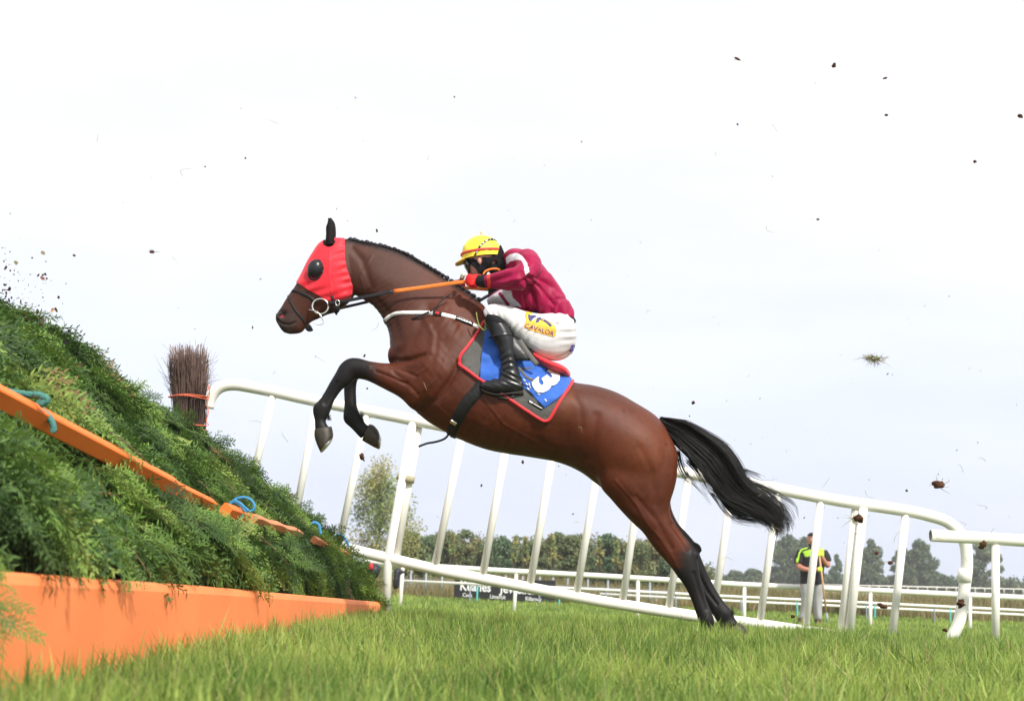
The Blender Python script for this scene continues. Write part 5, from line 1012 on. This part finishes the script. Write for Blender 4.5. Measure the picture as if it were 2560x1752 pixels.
c[(seg_dist(x, y, [j3(860, 1180), j3(1020, 1395)]) < 4) & (jv[:, 1] > YH - .19)] = (.30, .004, .06)
cuffm = (x < 1226) & (x > 1218) & (y < 722) & (jv[:, 1] < YH - .15); c[cuffm] = (.75, .06, .04)
jacket = mk('jacket', jv, jf, m_silk, jk, col=c)
mk('neck_warmer', *fuse([ellipsoid(P(1240, 674, YH), (.052, .062, .040), rotY(20)), ellipsoid(P(1256, 664, YH), (.06, .075, .055))], .006, 3), mat('black_fabric', (.012, .012, .014), .8, .2, bump=.2), jk)
mk('collar', *tube([P(1238, 655, YH), P(1252, 646, YH), P(1262, 642, YH)], [.062, .068, .078], n=24, sub=3), mat('black_fabric', (.012, .012, .014), .8, .2, bump=.2), jk)
# breeches
m_breech = mat('white_breeches', (.68, .655, .655), .6, .3, sheen=.15, noise=.05, nscale=12, bump=.22, bscale=14, stretch=(1, 1, 1))
rv, rf = fuse(leg(YL, YH - .09, 1.0, -1) + leg(YR, YH + .09, 1.0, 1) + [loft([(1340, 795, 1438, 812, .13, YH), (1355, 800, 1440, 830, .15, YH), (1370, 820, 1440, 855, .15, YH), (1375, 860, 1430, 885, .12, YH)], 24, 3), loft([(1211, 780, 1246, 785, .048, YL), (1212, 796, 1254, 800, .048, YL)], 20, 2), loft([(1211, 780, 1246, 785, .048, YR), (1212, 796, 1254, 800, .048, YR)], 20, 2)], .0052, 5)
x, y = pxpy(rv); n = vnormals(rv, rf)
d = .0022 * np.sin((x * .75 + y * .42) * .42 + np.sin(y * .1)) * np.exp(-(((x - 1310) / 55) ** 2 + ((y - 835) / 30) ** 2)) + .003 * np.sin((x * .2 + y) * .32 + np.sin(x * .06)) * np.exp(-(((x - 1420) / 26) ** 2 + ((y - 820) / 34) ** 2)) + .003 * np.sin((x - y * .5) * .5) * np.exp(-(((x - 1235) / 18) ** 2 + ((y - 785) / 18) ** 2))
d += -.005 * np.exp(-(seg_dist(x, y, [(1390, 895), (1412, 887), (1424, 878)]) / 2.5) ** 2) - .007 * np.exp(-(seg_dist(x, y, [(1356, 793), (1378, 800), (1392, 810)]) / 5) ** 2)
rv = rv + n * (d * 2.0 - .003 * np.exp(-(vnoise(rv, 8, 41) / .09) ** 2) * np.exp(-((x - 1285) / 28) ** 2))[:, None]; br = 0 if False else mk('breeches', rv, rf, m_breech, jk); BR = bvh_of(rv, rf)
mk('waistband', *loft([(1352, 795, 1438, 799, .150, YH), (1353, 799, 1440, 804, .150, YH)], 32, 1), mat('black_fabric'), jk)
# sponsor patch on the thigh
patch = [(1316, 779), (1324, 781), (1340, 790), (1362, 799), (1378, 807), (1389, 817), (1391, 826), (1389, 839), (1385, 842), (1350, 833), (1320, 823), (1311, 819), (1311, 810), (1315, 800), (1312, 788)]
pt_ = mk('sponsor_patch', *drape_poly(patch, BR, .003), mat('orange_patch', (.90, .42, .02), .6, noise=.05), jk)
mk('patch_field', *drape_poly([(1317, 783), (1325, 784), (1350, 797), (1376, 808), (1387, 818), (1386, 823), (1350, 812), (1318, 803), (1317, 793)], BR, .0045), mat('yellow_patch', (.95, .72, .02), .6), pt_)
m_navy = mat('navy_print', (.04, .035, .16), .6)
mk('patch_emblem', *drape_poly([(1319, 788), (1328, 787.5), (1345, 792), (1358, 799), (1374, 808), (1380, 814), (1378, 818), (1373, 817), (1366, 809), (1355, 803), (1350, 800), (1347, 806), (1342, 808), (1337, 806), (1341, 798), (1334, 798), (1326, 805), (1320, 800)], BR, .006), m_navy, pt_)
mk('patch_stripe', *strap([(1330, 803), (1337, 797), (1347, 794), (1353, 796)], 2.6, BR, .008, .001, 3), m_wp, pt_); mk('patch_stripe', *strap([(1324, 790), (1333, 789), (1344, 793)], 1.6, BR, .008, .001, 3), m_wp, pt_)
dtext('CAVALOR', 1348.5, 824, 10.5, 16.5, BR, .0065, m_navy, pt_, .006, 1.13, maxe=5)
dtext('S', 1430, 870, 19, 20, BR, .003, mat('violet_print', (.16, .12, .55), .6), jk, .05, .8, 'letter', 5)
mk('side_patch', *strap([(1443, 803), (1442, 820)], 6, BR, .002, .002, 3), mat('yellow_patch'), br)
# boots
m_boot = mat('boot_leather', (.009, .009, .010), .32, .45, bump=.2, bscale=14)
for Yk in (YL, YR):
    v, f = fuse(shin(Yk, 1.0)[1:] + [loft([(1214, 806, 1264, 806, .054, Yk - .005), (1226, 835, 1280, 832, .056, Yk - .01), (1240, 862, 1286, 860, .050, Yk - .015), (1250, 890, 1288, 888, .044, Yk - .02), (1252, 915, 1293, 915, .042, Yk - .02), (1250, 935, 1302, 938, .045, Yk - .02), (1248, 952, 1309, 960, .045, Yk - .02), (1250, 975, 1309, 982, .04, Yk - .02)], 24, 4)], .0048, 4)
    x, y = proj(v); n = vnormals(v, f); d = .0022 * np.sin((y + x * .35) * .36 + 1.6 * np.sin(x * .12) + .8 * np.sin(y * .09)) * np.exp(-((y - 905) / 26) ** 2) + .0015 * vnoise(v, 25, 3) + .003 * np.sin((y - x * .5) * .5) * np.exp(-((y - 945) / 16) ** 2) + .0025 * np.exp(-((y + x * .1 - 962) / 1.5) ** 2)
    b = mk('boot', v + n * d[:, None], f, m_boot, jk)
    mk('sole', *loft([(1308, 975, 1309, 990, .040, Yk - .02), (1275, 981, 1276, 990, .049, Yk - .022), (1245, 985, 1246, 992, .049, Yk - .025), (1222, 981, 1223, 988, .046, Yk - .025), (1203, 972, 1204, 979, .034, Yk - .02)], 20, 3), mat('boot_sole', (.02, .016, .012), .8), b)
    mk('boot_top_band', *loft([(1221, 843, 1284, 838, .058, Yk - .012), (1222, 845, 1284, 840, .058, Yk - .012)], 24, 1), m_strap, b)
    mk('sock', *loft([(1211, 788, 1250, 792, .054, Yk), (1212, 800, 1260, 800, .0555, Yk - .004), (1217, 812, 1267, 810, .055, Yk - .006)], 24, 3), mat('black_fabric'), jk)
    mk('stirrup', *cat([ptube([(1246, 990), (1258, 996), (1274, 996), (1284, 990)], Yk - .03, .012, n=8, sub=3, flat=2.2), ptube([(1284, 990), (1282, 960), (1272, 930)], Yk + .03, .006, n=8, sub=3)]), mat('dark_steel', (.08, .08, .08), .35, metal=.8), jk)
# gloves
m_redg = mat('red_glove', (.72, .012, .012), .6, .3, bump=.3, bscale=60); m_blkg = mat('black_glove', (.012, .012, .013), .6, .3, bump=.4, bscale=60)
def fat(parts, e):
    o = []
    for v, f in parts: o.append((v, f))
    v, f = fuse(o, .0038, 2, .4); return v + vnormals(v, f) * e, f
gl = mk('glove', *fat(near_hand, .0028), m_redg, jk)
mk('glove_cuff', *tube([P(1220, 703, YH - .215), P(1206, 703, YH - .205), P(1194, 702, YH - .197)], [.041, .038, .034], n=20, sub=3), mat('black_fabric'), gl)
mk('glove_palm', *fuse([ellipsoid(P(1181, 712, YH - .18), (.034, .03, .013), rotY(8))], .005, 1), m_blkg, gl)
mk('glove', *fat(far_hand, .0028), m_blkg, jk)
mk('glove', *fat(left_far, .0028), m_redg, jk)
# whip
wh_ = empty('whip', tuple(P(1240, 728, YH)), 'black riding whip with a pale tip held in the jockey\'s black glove', 'whip')
mk('shaft', *ptube([(1262, 716), (1243, 728), (1215, 742), (1190, 758), (1180, 764)], [YH + .07] * 2 + [YH + .05, YH - .02, YH - .05], [.007, .009, .010, .009, .008], n=12, sub=3), m_blkg, wh_); mk('tip', *ptube([(1181, 763), (1175, 768), (1173, 771)], [YH - .05] * 3, [.006, .009, .005], n=10, sub=2), mat('pale_plastic', (.6, .62, .5), .4), wh_)
wg = empty('whip', tuple(P(1155, 700, YH)), 'whip handle with a white knob above the reins before the jockey\'s face', 'whip')
mk('shaft', *ptube([(1151, 708), (1153, 701), (1156, 692)], YH - .15, [.011, .011, .012], n=12, sub=2), m_blkg, wg); mk('knob', *ptube([(1156, 692), (1158.5, 686), (1160, 683)], YH - .15, [.014, .0155, .012], n=16, sub=2), mat('pale_plastic'), wg); mk('ring', *ptube([(1154.8, 695), (1155.4, 693.4)], YH - .15, .0145, n=16), mat('brass', (.7, .5, .3), .3, metal=.8), wg)
# helmet with silk cap
m_cap = mat('yellow_silk', attr=True, rough=.5, spec=.35, sheen=.2, bump=.35, bscale=12)
CA = P(1204, 637, YH)
def cap(e=0):
    nu, nvv = 56, 30; V = []; th = np.linspace(0, 2 * math.pi, nu, endpoint=False)
    for i in range(nvv):
        ph = (R(100)) * i / (nvv - 1) + 1e-3; q = np.column_stack([np.sin(ph) * np.cos(th) * (.124 + e), np.sin(ph) * np.sin(th) * (.098 + e), np.full(nu, math.cos(ph) * (.122 + e))]); V.append(q)
    V = np.concatenate(V) @ rotY(-9).T; return V
Vc = cap(); Vi = cap(-.010); nu = 56; Fo = ringfaces(30, nu, False); Fi = [[q + len(Vc) for q in f[::-1]] for f in Fo]; rim = [[29 * nu + j, 29 * nu + (j + 1) % nu, len(Vc) + 29 * nu + (j + 1) % nu, len(Vc) + 29 * nu + j][::-1] for j in range(nu)]
fo = .0015 * np.sin(Vc[:, 0] * 70 + Vc[:, 2] * 40) * (Vc[:, 2] < .05) + .0022 * np.sin(Vc[:, 0] * 160 + 40 * Vc[:, 1]) * np.exp(-((Vc[:, 2] + .0) / .03) ** 2); Vc2 = Vc + Vc / np.linalg.norm(Vc, axis=1)[:, None] * fo[:, None]
VA = np.vstack([Vc2, Vi]); hc = np.tile([.90, .72, .045], (len(VA), 1)); zz = 0; 
hel = mk('cap', VA + CA, Fo + Fi + rim, m_cap, jk, col=hc)
# red band round the cap
bandp = []
for a in np.linspace(0, 2 * math.pi, 49): bandp.append(CA + rotY(-9) @ np.array([math.cos(a) * .1265, math.sin(a) * .1005, .012]))
mk('cap_band', *tube(bandp, .0078, n=10, flat=.42, upv=(0, 0, 1)), mat('red_ribbon', (.78, .06, .05), .6), hel)
mk('peak', *fuse([loft([(1161, 646, 1163, 656, .07, YH), (1150, 652, 1152, 661, .062, YH), (1141, 657, 1143, 664, .045, YH), (1137, 660, 1139, 664, .02, YH)], 20, 3)], .004, 2), mat('yellow_peak', (.80, .50, .05), .6, bump=.2), hel)
mk('button', *ptube([(1204, 586), (1202, 581), (1200, 579)], YH, [.006, .004, .002], n=8), mat('yellow_peak'), hel)
# goggle strap across the cap
sp = []
for a, b in crom([(1183, 645), (1190, 634), (1199, 618), (1210, 606), (1222, 600), (1236, 599), (1243, 602)], 6):
    q = P(a, b, YH - .1); d = Vector(q - CAMP).normalized(); CB = None; sp.append((a, b))
CAPB = BVHTree.FromPolygons([tuple(v) for v in (VA[:len(Vc)] + CA)], Fo)
mk('goggle_strap', *strap([(1183, 645), (1190, 634), (1199, 618), (1210, 606), (1222, 600), (1236, 599), (1243, 602)], 4.6, CAPB, .003, .002, 6), m_blkg, hel)
for a, b, c_, d_ in [(1191, 633, 1194, 628), (1195, 626, 1197, 622), (1201, 616, 1204, 612.5), (1206, 610, 1210, 606.5), (1213, 604.5, 1219, 602), (1224, 600.5, 1225.5, 600.2), (1232, 599.6, 1233.5, 599.6)]: mk('strap_print', *strap([(a, b), (c_, d_)], 2.2, CAPB, .0065, .001, 2), m_wp, hel)
# dark face guard, chin strap and goggles
FB = bvh_of(bv_, bf_)
bal = [j3(180, 600), j3(300, 560), j3(400, 545), j3(450, 580), j3(465, 625), j3(500, 660), j3(540, 645), j3(550, 600), j3(545, 530), j3(780, 530), j3(745, 600), j3(690, 700), j3(650, 780), j3(560, 835), j3(470, 800), j3(430, 730), j3(370, 680), j3(330, 640), j3(240, 640), j3(190, 660)]
shell('chin_guard', bv_, bf_, bal, .007, mat('black_fabric'), jk, fold=.001)
mk('goggles', *fuse([loft([(1157, 656, 1172, 654, .05, YH), (1160, 667, 1177, 661, .066, YH), (1166, 678, 1178, 671, .056, YH), (1171, 688, 1177, 685, .03, YH)], 20, 3)], .004, 2), mat('goggle_lens', (.01, .01, .012), .08, .8, coat=.5), jk)
hr = []
r = np.random.default_rng(33)
for i in range(200):
    p = P(1242 + r.normal(0, 6), 648 + r.normal(0, 3), YH - .055 + r.normal(0, .008)); hr.append(tube([p, p + np.array([.012, 0, -.012])], [.0012, .0006], n=3))
V, F = cat(hr); mk('hair', V, F, m_hair, jk, col=np.tile([.05, .03, .018], (len(V), 1)))

# ================================================================ man with the fork behind the rail
YM = 26.6
man = empty('person', tuple(P(2015, 1566, YM)), 'man in black and lime shirt and grey joggers standing on the turf', 'person')
def mx_(x, y): return (1960 + x * .1636, 1310 + y * .1635)
def ml(rows, n=18, sub=3): return loft([(*mx_(a, b), *mx_(c_, d_), wd, YM + dy) for a, b, c_, d_, wd, dy in rows], n, sub)
headm = [ml([(395, 140, 450, 140, .05, 0), (365, 175, 475, 175, .10, 0), (362, 230, 478, 230, .11, 0), (366, 280, 472, 280, .10, -.01), (380, 330, 458, 330, .075, -.02), (400, 365, 440, 365, .03, -.03)]), ml([(385, 320, 460, 320, .06, .02), (380, 390, 465, 390, .07, .02)]), ellipsoid(P(*mx_(420, 255), YM - .115), (.02, .03, .03)), ellipsoid(P(*mx_(360, 245), YM), (.012, .02, .035)), ellipsoid(P(*mx_(480, 245), YM), (.012, .02, .035))]
trm = ml([(380, 355, 470, 355, .07, 0), (300, 375, 560, 375, .11, 0), (240, 410, 620, 410, .14, 0), (235, 500, 620, 500, .16, 0), (250, 620, 610, 620, .16, 0), (255, 760, 600, 760, .16, 0), (250, 915, 610, 915, .16, 0)], 22)
def ptm(pts, dys, rad, **k): return tube([P(*mx_(a, b), YM + d) for (a, b), d in zip(pts, dys)], rad, n=14, sub=3, **k)
armsm = [ptm([(262, 430), (235, 530), (232, 640), (300, 680), (400, 695), (500, 690)], [0, -.02, -.05, -.18, -.24, -.24], [.07, .065, .055, .048, .042, .035]), ptm([(600, 430), (640, 540), (665, 625), (630, 590), (590, 520), (560, 480)], [0, -.02, -.05, -.15, -.22, -.25], [.07, .065, .055, .048, .042, .035])]
def mfing(cx, cy, dy, dx, sc=1):
    o = [ptm([(cx - 28 * dx, cy), (cx, cy), (cx + 18 * dx, cy)], [dy] * 3, [.032, .042, .036])]
    for k in range(4): o.append(ptm([(cx + 8 * dx, cy - 20 + 13 * k), (cx + 34 * dx, cy - 20 + 13 * k), (cx + 36 * dx, cy - 17 + 13 * k), (cx + 16 * dx, cy - 16 + 13 * k)], [dy - .02, dy - .03, dy + .005, dy + .03], .0105))
    o.append(ptm([(cx - 10 * dx, cy - 22), (cx + 10 * dx, cy - 34), (cx + 28 * dx, cy - 30)], [dy - .01, dy - .02, dy], .012)); return o
h1, h2 = mfing(540, 690, -.27, 1), mfing(560, 460, -.28, -1)
legsm = [ml([(250, 900, 420, 900, .13, 0), (252, 1000, 405, 1000, .12, 0), (265, 1150, 385, 1150, .10, 0), (255, 1300, 360, 1300, .09, 0), (235, 1430, 300, 1430, .07, 0)]), ml([(420, 900, 600, 900, .13, 0), (425, 1000, 596, 1000, .12, 0), (430, 1150, 582, 1150, .10, 0), (435, 1300, 575, 1300, .09, 0), (458, 1450, 560, 1450, .08, 0)])]
v, f = fuse(headm + [trm] + armsm + h1 + h2 + [(a * 1, b) for a, b in legsm] + [ml([(215, 1430, 265, 1430, .06, 0), (210, 1530, 262, 1530, .06, 0)]), ml([(465, 1450, 565, 1450, .07, 0), (465, 1550, 565, 1550, .07, 0)])], .012, 3, .4)
x, y = proj(v); c = np.tile([.52, .22, .15], (len(v), 1)); mk('body', v, f, m_skin, man, col=c)
v, f = fuse([ml([(385, 350, 470, 350, .075, 0), (300, 368, 560, 368, .13, 0), (235, 400, 625, 400, .17, 0), (232, 500, 628, 500, .19, 0), (245, 620, 620, 620, .19, 0), (250, 760, 608, 760, .19, 0), (245, 900, 615, 905, .19, 0), (248, 918, 612, 922, .185, 0)], 26), ptm([(275, 420), (240, 500), (225, 600)], [0, -.01, -.03], [.09, .095, .09]), ptm([(590, 420), (635, 500), (660, 575)], [0, -.01, -.03], [.09, .095, .088])], .011, 3)
x, y = proj(v); n = vnormals(v, f); c = np.tile([.022, .018, .020], (len(v), 1)); lime = (.45, .78, .06)
c[in_poly(x, y, [mx_(*q) for q in [(280, 415), (395, 390), (540, 385), (610, 400), (612, 490), (320, 492), (300, 440)]]) & (v[:, 1] < YM)] = lime
for ln in ([(355, 362), (270, 385), (232, 440), (205, 600)], [(540, 375), (600, 385)], [(200, 520), (185, 600)]): c[seg_dist(x, y, [mx_(*q) for q in ln]) < 1.7] = lime
v = v + n * (.006 * vnoise(v, 7, 2))[:, None]; mk('shirt', v, f, mat('sports_fabric', attr=True, rough=.7, spec=.3, bump=.2), man, col=c)
v, f = fuse([ml([(248, 905, 425, 905, .16, 0), (250, 1000, 412, 1000, .15, 0), (262, 1150, 392, 1150, .125, 0), (250, 1300, 372, 1300, .11, 0), (232, 1400, 330, 1400, .10, 0), (232, 1435, 300, 1435, .085, 0)]), ml([(415, 905, 610, 905, .16, 0), (420, 1000, 604, 1000, .15, 0), (426, 1150, 588, 1150, .125, 0), (432, 1300, 580, 1300, .115, 0), (450, 1400, 575, 1400, .11, 0), (460, 1450, 566, 1450, .09, 0)])], .011, 3)
n = vnormals(v, f); v = v + n * (.010 * vnoise(v, 6, 4))[:, None]; mk('joggers', v, f, mat('grey_jersey', (.42, .41, .42), .85, .2, noise=.1, nscale=40, bump=.3), man)
m_wel = mat('brown_boot', (.11, .05, .03), .6, noise=.3)
for rows in ([(215, 1425, 268, 1425, .075, 0), (208, 1480, 262, 1480, .08, 0), (200, 1535, 268, 1535, .11, -.03), (200, 1555, 268, 1555, .11, -.03)], [(462, 1445, 568, 1445, .085, 0), (462, 1500, 568, 1500, .09, 0), (458, 1560, 575, 1560, .13, -.03), (458, 1580, 575, 1580, .13, -.03)]): mk('boot', *ml(rows), m_wel, man)
m_lg = mat('lime_glove', (.70, .85, .06), .6)
for h in (h1, h2):
    v, f = fuse(h, .007, 2, .4); mk('glove', v + vnormals(v, f) * .004, f, m_lg, man)
hv2, hf2 = fuse([ml([(395, 128, 450, 128, .08, -.02), (362, 160, 478, 160, .13, -.01), (360, 190, 480, 190, .125, .03), (366, 245, 474, 245, .10, .06)])], .011, 2); mk('hair', hv2, hf2, mat('dark_hair', (.02, .015, .012), .7), man)
mk('beard', *ml([(372, 300, 466, 300, .095, -.018), (380, 335, 458, 335, .080, -.026), (402, 368, 438, 368, .03, -.035)]), mat('dark_hair'), man)
t = empty('garden_fork', tuple(P(2069, 1562, YM - .3)), 'long wooden-handled tool held upright by the man in the lime shirt', 'tool')
mk('handle', *ptube([mx_(540, 480), mx_(650, 1360)], [YM - .29, YM - .3], .019, n=12), mat('ash_wood', (.55, .33, .18), .6, noise=.1), t); mk('socket', *ptube([mx_(650, 1350), mx_(672, 1560)], [YM - .3] * 2, [.022, .014], n=10), m_grey, t)
# ================================================================ turf and mud thrown up
def clod(px, py, Y, wpx, hpx, label, grass_n=0, seed=0, group=None, long=0):
    r = np.random.default_rng(seed + 500); k = Y / FPX; c = P(px, py, Y); v, f = ellipsoid((0, 0, 0), (1, 1, 1), None, 22, 14)
    d = .85 + .45 * vnoise(v, 2.2, seed) + .22 * vnoise(v, 6, seed + 1); v = v * d[:, None] * np.array([wpx * k / 2, min(wpx, hpx) * k / 2, hpx * k / 2]); v = v @ rotm('Y', r.uniform(-.5, .5)).T
    t = empty('mud_clod', tuple(c), label, 'clod', group); mk('soil', v * (.45 if grass_n > 100 else 1) + c, f, m_mud, t)
    tb = []; cl = []
    for i in range(grass_n):
        a = r.uniform(0, 6.28); l = r.uniform(.2, .7) * wpx * k * (1 + long * .4); d = np.array([math.cos(a), r.normal(0, .4), math.sin(a) * .8]); q = c + (d * .3 if grass_n < 100 else r.normal(size=3) * np.array([.38, .2, .14])) * wpx * k; d = d * np.array([1, 1, .55]); b = r.normal(size=3) * l * .35
        vv, ff = tube([q, q + d * l * .5 + b * .4, q + d * l + b], [.0016, .0014, .0005], n=3, sub=3); tb.append((vv, ff)); cl.append(np.tile(np.array([(.22, .30, .07), (.40, .34, .16), (.10, .06, .03)][r.integers(0, 3)]), (len(vv), 1)))
    if tb:
        V, F = cat(tb); mk('roots', V, F, m_twig, t, col=np.concatenate(cl))
big = [(2345, 1213, 7.8, 33, 20, 'flattish brown clod with one long root, high above the right end of the wing', 6), (2147, 1297, 8.0, 30, 22, 'dark clod with a tuft of grass flying in front of the double white posts', 26), (2187, 898, 7.6, 28, 12, 'grassy tuft of turf flying in the open sky right of the jockey', 130), (2402, 1508, 8, 20, 20, 'round mud clod in front of the curved end pipe of the wing', 3),
       (905, 1142, 8.2, 12, 24, 'curved reddish strip of mud below the forehooves', 8), (2206, 1514, 8.2, 26, 10, 'long thin mud clod low beside the second fallen post at right', 0), (2226, 1406, 8, 13, 10, 'small two-pointed clod between the right-hand uprights', 4), (2192, 1382, 8, 10, 8, 'small round clod between the double post and the next upright', 0), (2457, 1362, 8, 16, 22, 'ragged clod just under the open pipe end rail', 12),
       (2085, 164, 7.8, 11, 12, 'dark leaf-like clod high in the sky, upper right', 0), (2551, 291, 7.8, 17, 9, 'flat black clod at the right edge high in the sky', 0), (1843, 148, 7.8, 14, 7, 'reddish torn clod highest in the sky', 3), (2213, 196, 7.8, 12, 5, 'thin triangular chip below the dark leaf-like clod in the sky', 0), (2216, 288, 7.8, 9, 6, 'small chip in the sky straight below the thin triangular one', 0),
       (2437, 404, 8, 8, 8, 'small round clod at upper right of the sky', 1), (2045, 549, 8, 8, 5, 'tiny dark clod alone in the middle of the sky right of the jockey', 0), (1733, 1006, 8, 11, 9, 'brown clod in the air just above the rump', 0), (380, 630, 8, 16, 8, 'dark wisp of turf with pale grass in the sky upper left', 12), (1307, 1155, 8, 7, 9, 'small dark clod below the belly', 0), (2267, 1226, 8, 6, 6, 'dark pellet left of the flattish clod with the long root', 0),
       (1982, 1540, 8.1, 12, 8, 'small clod near the grass left of the man', 0), (2362, 1574, 8.1, 12, 9, 'brown clod low over the grass beside the foot of the curved pipe', 0)]
for i, (x, y, Y, w_, h, lb, g) in enumerate(big): clod(x, y, Y, w_, h, lb, g, i, None, .8 if g > 20 else .3)
# leaves above the fence
m_lf = mat('dead_leaf', attr=True, rough=.7, spec=.2, transl=.2)
LV = [(129, 696, 13, (.45, .22, .10), 'pale orange round leaf just above the left slope of the fence'), (106, 695 - 0, 13, (.20, .08, .05), None), (107, 633, 12, (.25, .20, .12), 'two-tone curled leaf near the left edge of the sky'), (40, 657, 12, (.25, .20, .08), 'olive boat-shaped leaf at the far left of the sky'), (186, 639, 8, (.14, .08, .05), 'small brown heart-shaped leaf right of the two-tone curled leaf'), (131, 776, 12, (.12, .05, .04), 'pale-edged dark orange leaf low near the fence')]
def leaf(px, py, s, c, name, label, group=None, seed=0, Y=6.5):
    r = np.random.default_rng(seed); k = s / 2 * Y / FPX; n = 9; V = []; F = []
    for i in range(n):
        u = i / (n - 1) * 2 - 1; wv = .62 * math.sqrt(max(0, 1 - u * u)) * (1.1 - .3 * u); V += [(u, -wv, .18 * u * u + .1), (u, 0, 0), (u, wv, .18 * u * u + .1)]
    for i in range(n - 1):
        for j in range(2): F.append([i * 3 + j, i * 3 + j + 1, (i + 1) * 3 + j + 1, (i + 1) * 3 + j])
    m = np.array(Matrix.Rotation(r.uniform(0, 6.28), 3, Vector(r.normal(size=3)).normalized())) if seed else np.eye(3)
    m = rotm('Y', r.uniform(0, 6.28)) @ rotm('X', R(90) + r.normal(0, .5)); V = (np.array(V) * k) @ m.T + P(px, py, Y); o = mk(name, V, F, m_lf, col=np.tile(c, (len(V), 1)) * r.uniform(.8, 1.2)); tag(o, label, 'leaf', group); return o
leaf(131, 776, 13, (.60, .32, .14), 'leaf', 'pale orange leaf falling just above the left slope of the fence', seed=1); leaf(106, 696, 14, (.25, .10, .07), 'leaf', 'reddish-brown oval leaf in the air, middle of the leaves at the left edge', seed=2); leaf(108, 633, 13, (.30, .24, .14), 'leaf', 'two-tone curled leaf near the top of the leaves at the left edge', seed=3)
leaf(40, 657, 13, (.26, .22, .10), 'leaf', 'olive boat-shaped leaf nearest the left edge of the picture', seed=4); leaf(186, 639, 9, (.14, .08, .05), 'leaf', 'small brown leaf farthest right among the leaves at upper left', seed=5); leaf(108, 800, 12, (.10, .05, .04), 'leaf', 'dark brown leaf close below the pale orange one', seed=6); leaf(165, 857, 15, (.03, .025, .025), 'leaf', 'black torn leaf above the green slope at left', seed=7); leaf(200, 913, 11, (.16, .08, .06), 'leaf', 'brown upright scrap of leaf touching the skyline of the green fence', seed=8)
# small specks: shared meshes
r = np.random.default_rng(77); base_me = []
for s in range(5):
    v, f = ellipsoid((0, 0, 0), (1, 1, 1), None, 8, 6); v = v * (1 + .4 * vnoise(v, 2.5, s))[:, None] * np.array([1, .7, [.5, .8, .35, .9, .6][s]]); me = bpy.data.meshes.new('mud_speck'); me.from_pydata([tuple(q) for q in v], [], f); me.materials.append(m_mud); me.polygons.foreach_set('use_smooth', [True] * len(me.polygons)); base_me.append(me)
def speck(px, py, Y, s):
    o = bpy.data.objects.new('mud_speck', base_me[r.integers(0, 5)]); C.objects.link(o); o.location = P(px, py, Y); k = s / 2 * Y / FPX; o.scale = (k * r.uniform(.7, 1.5), k, k * r.uniform(.5, 1.2)); o.rotation_euler = r.uniform(0, 6.28, 3)
    tag(o, 'tiny dark speck of mud or twig flying through the air', 'mud speck', 'tiny specks of mud flying through the air')
for i in range(150):   # thick drift above the left of the fence
    x = abs(r.normal(0, 110)); line = np.interp(x, [0, 70, 250, 330, 600], [765, 810, 950, 985, 1150]); speck(x, line - abs(r.normal(0, 75)) - 8, r.uniform(6, 8), min(9, 2.0 + r.exponential(2.4)))
for i in range(148):
    x = r.uniform(1250, 2550) if r.random() < .75 else r.uniform(250, 1250); y_ = r.uniform(180, 1500) if x > 1500 else r.uniform(230, 1350)
    if r.random() < .5 and x > 1500: y_ = r.uniform(900, 1520)
    speck(x, y_, r.uniform(7.0, 8.0), min(9, 1.8 + r.exponential(1.3)))
# blades of cut grass in the air
m_cut = m_twig
for i in range(44):
    x, y_ = (r.uniform(1900, 2500), r.uniform(1150, 1520)) if i < 20 else (r.uniform(150, 2400), r.uniform(300, 1400)); Y = 7.7; l = r.uniform(10, 34) * Y / FPX; a = r.uniform(0, 6.28); p = P(x, y_, Y); d = np.array([math.cos(a), r.normal(0, .3), math.sin(a)]); b = r.normal(size=3) * l * .25
    V, F = tube([p, p + d * l * .5 + b, p + d * l], [.0012, .0012, .0005], n=3, sub=3); o = mk('grass_scrap', V, F, m_twig, col=np.tile(np.array([(.30, .32, .16), (.35, .25, .16), (.2, .3, .1)][i % 3]), (len(V), 1))); tag(o, 'thin scrap of cut grass drifting in the air', 'grass scrap', 'scraps of cut grass in the air')
# ================================================================ distant haze
def haze():
    v, f = box(-420, 420, -20, 700, -2.2, 45); m = bpy.data.materials.new('haze'); m.use_nodes = True; t = m.node_tree
    for n in list(t.nodes): t.nodes.remove(n)
    o_ = t.nodes.new('ShaderNodeOutputMaterial'); pv = t.nodes.new('ShaderNodeVolumePrincipled'); pv.inputs['Color'].default_value = (.96, .98, 1, 1); pv.inputs['Density'].default_value = .0008; t.links.new(pv.outputs[0], o_.inputs['Volume'])
    o = mk('haze', v, f, m, smooth=False); tag(o, kind='stuff')
haze()
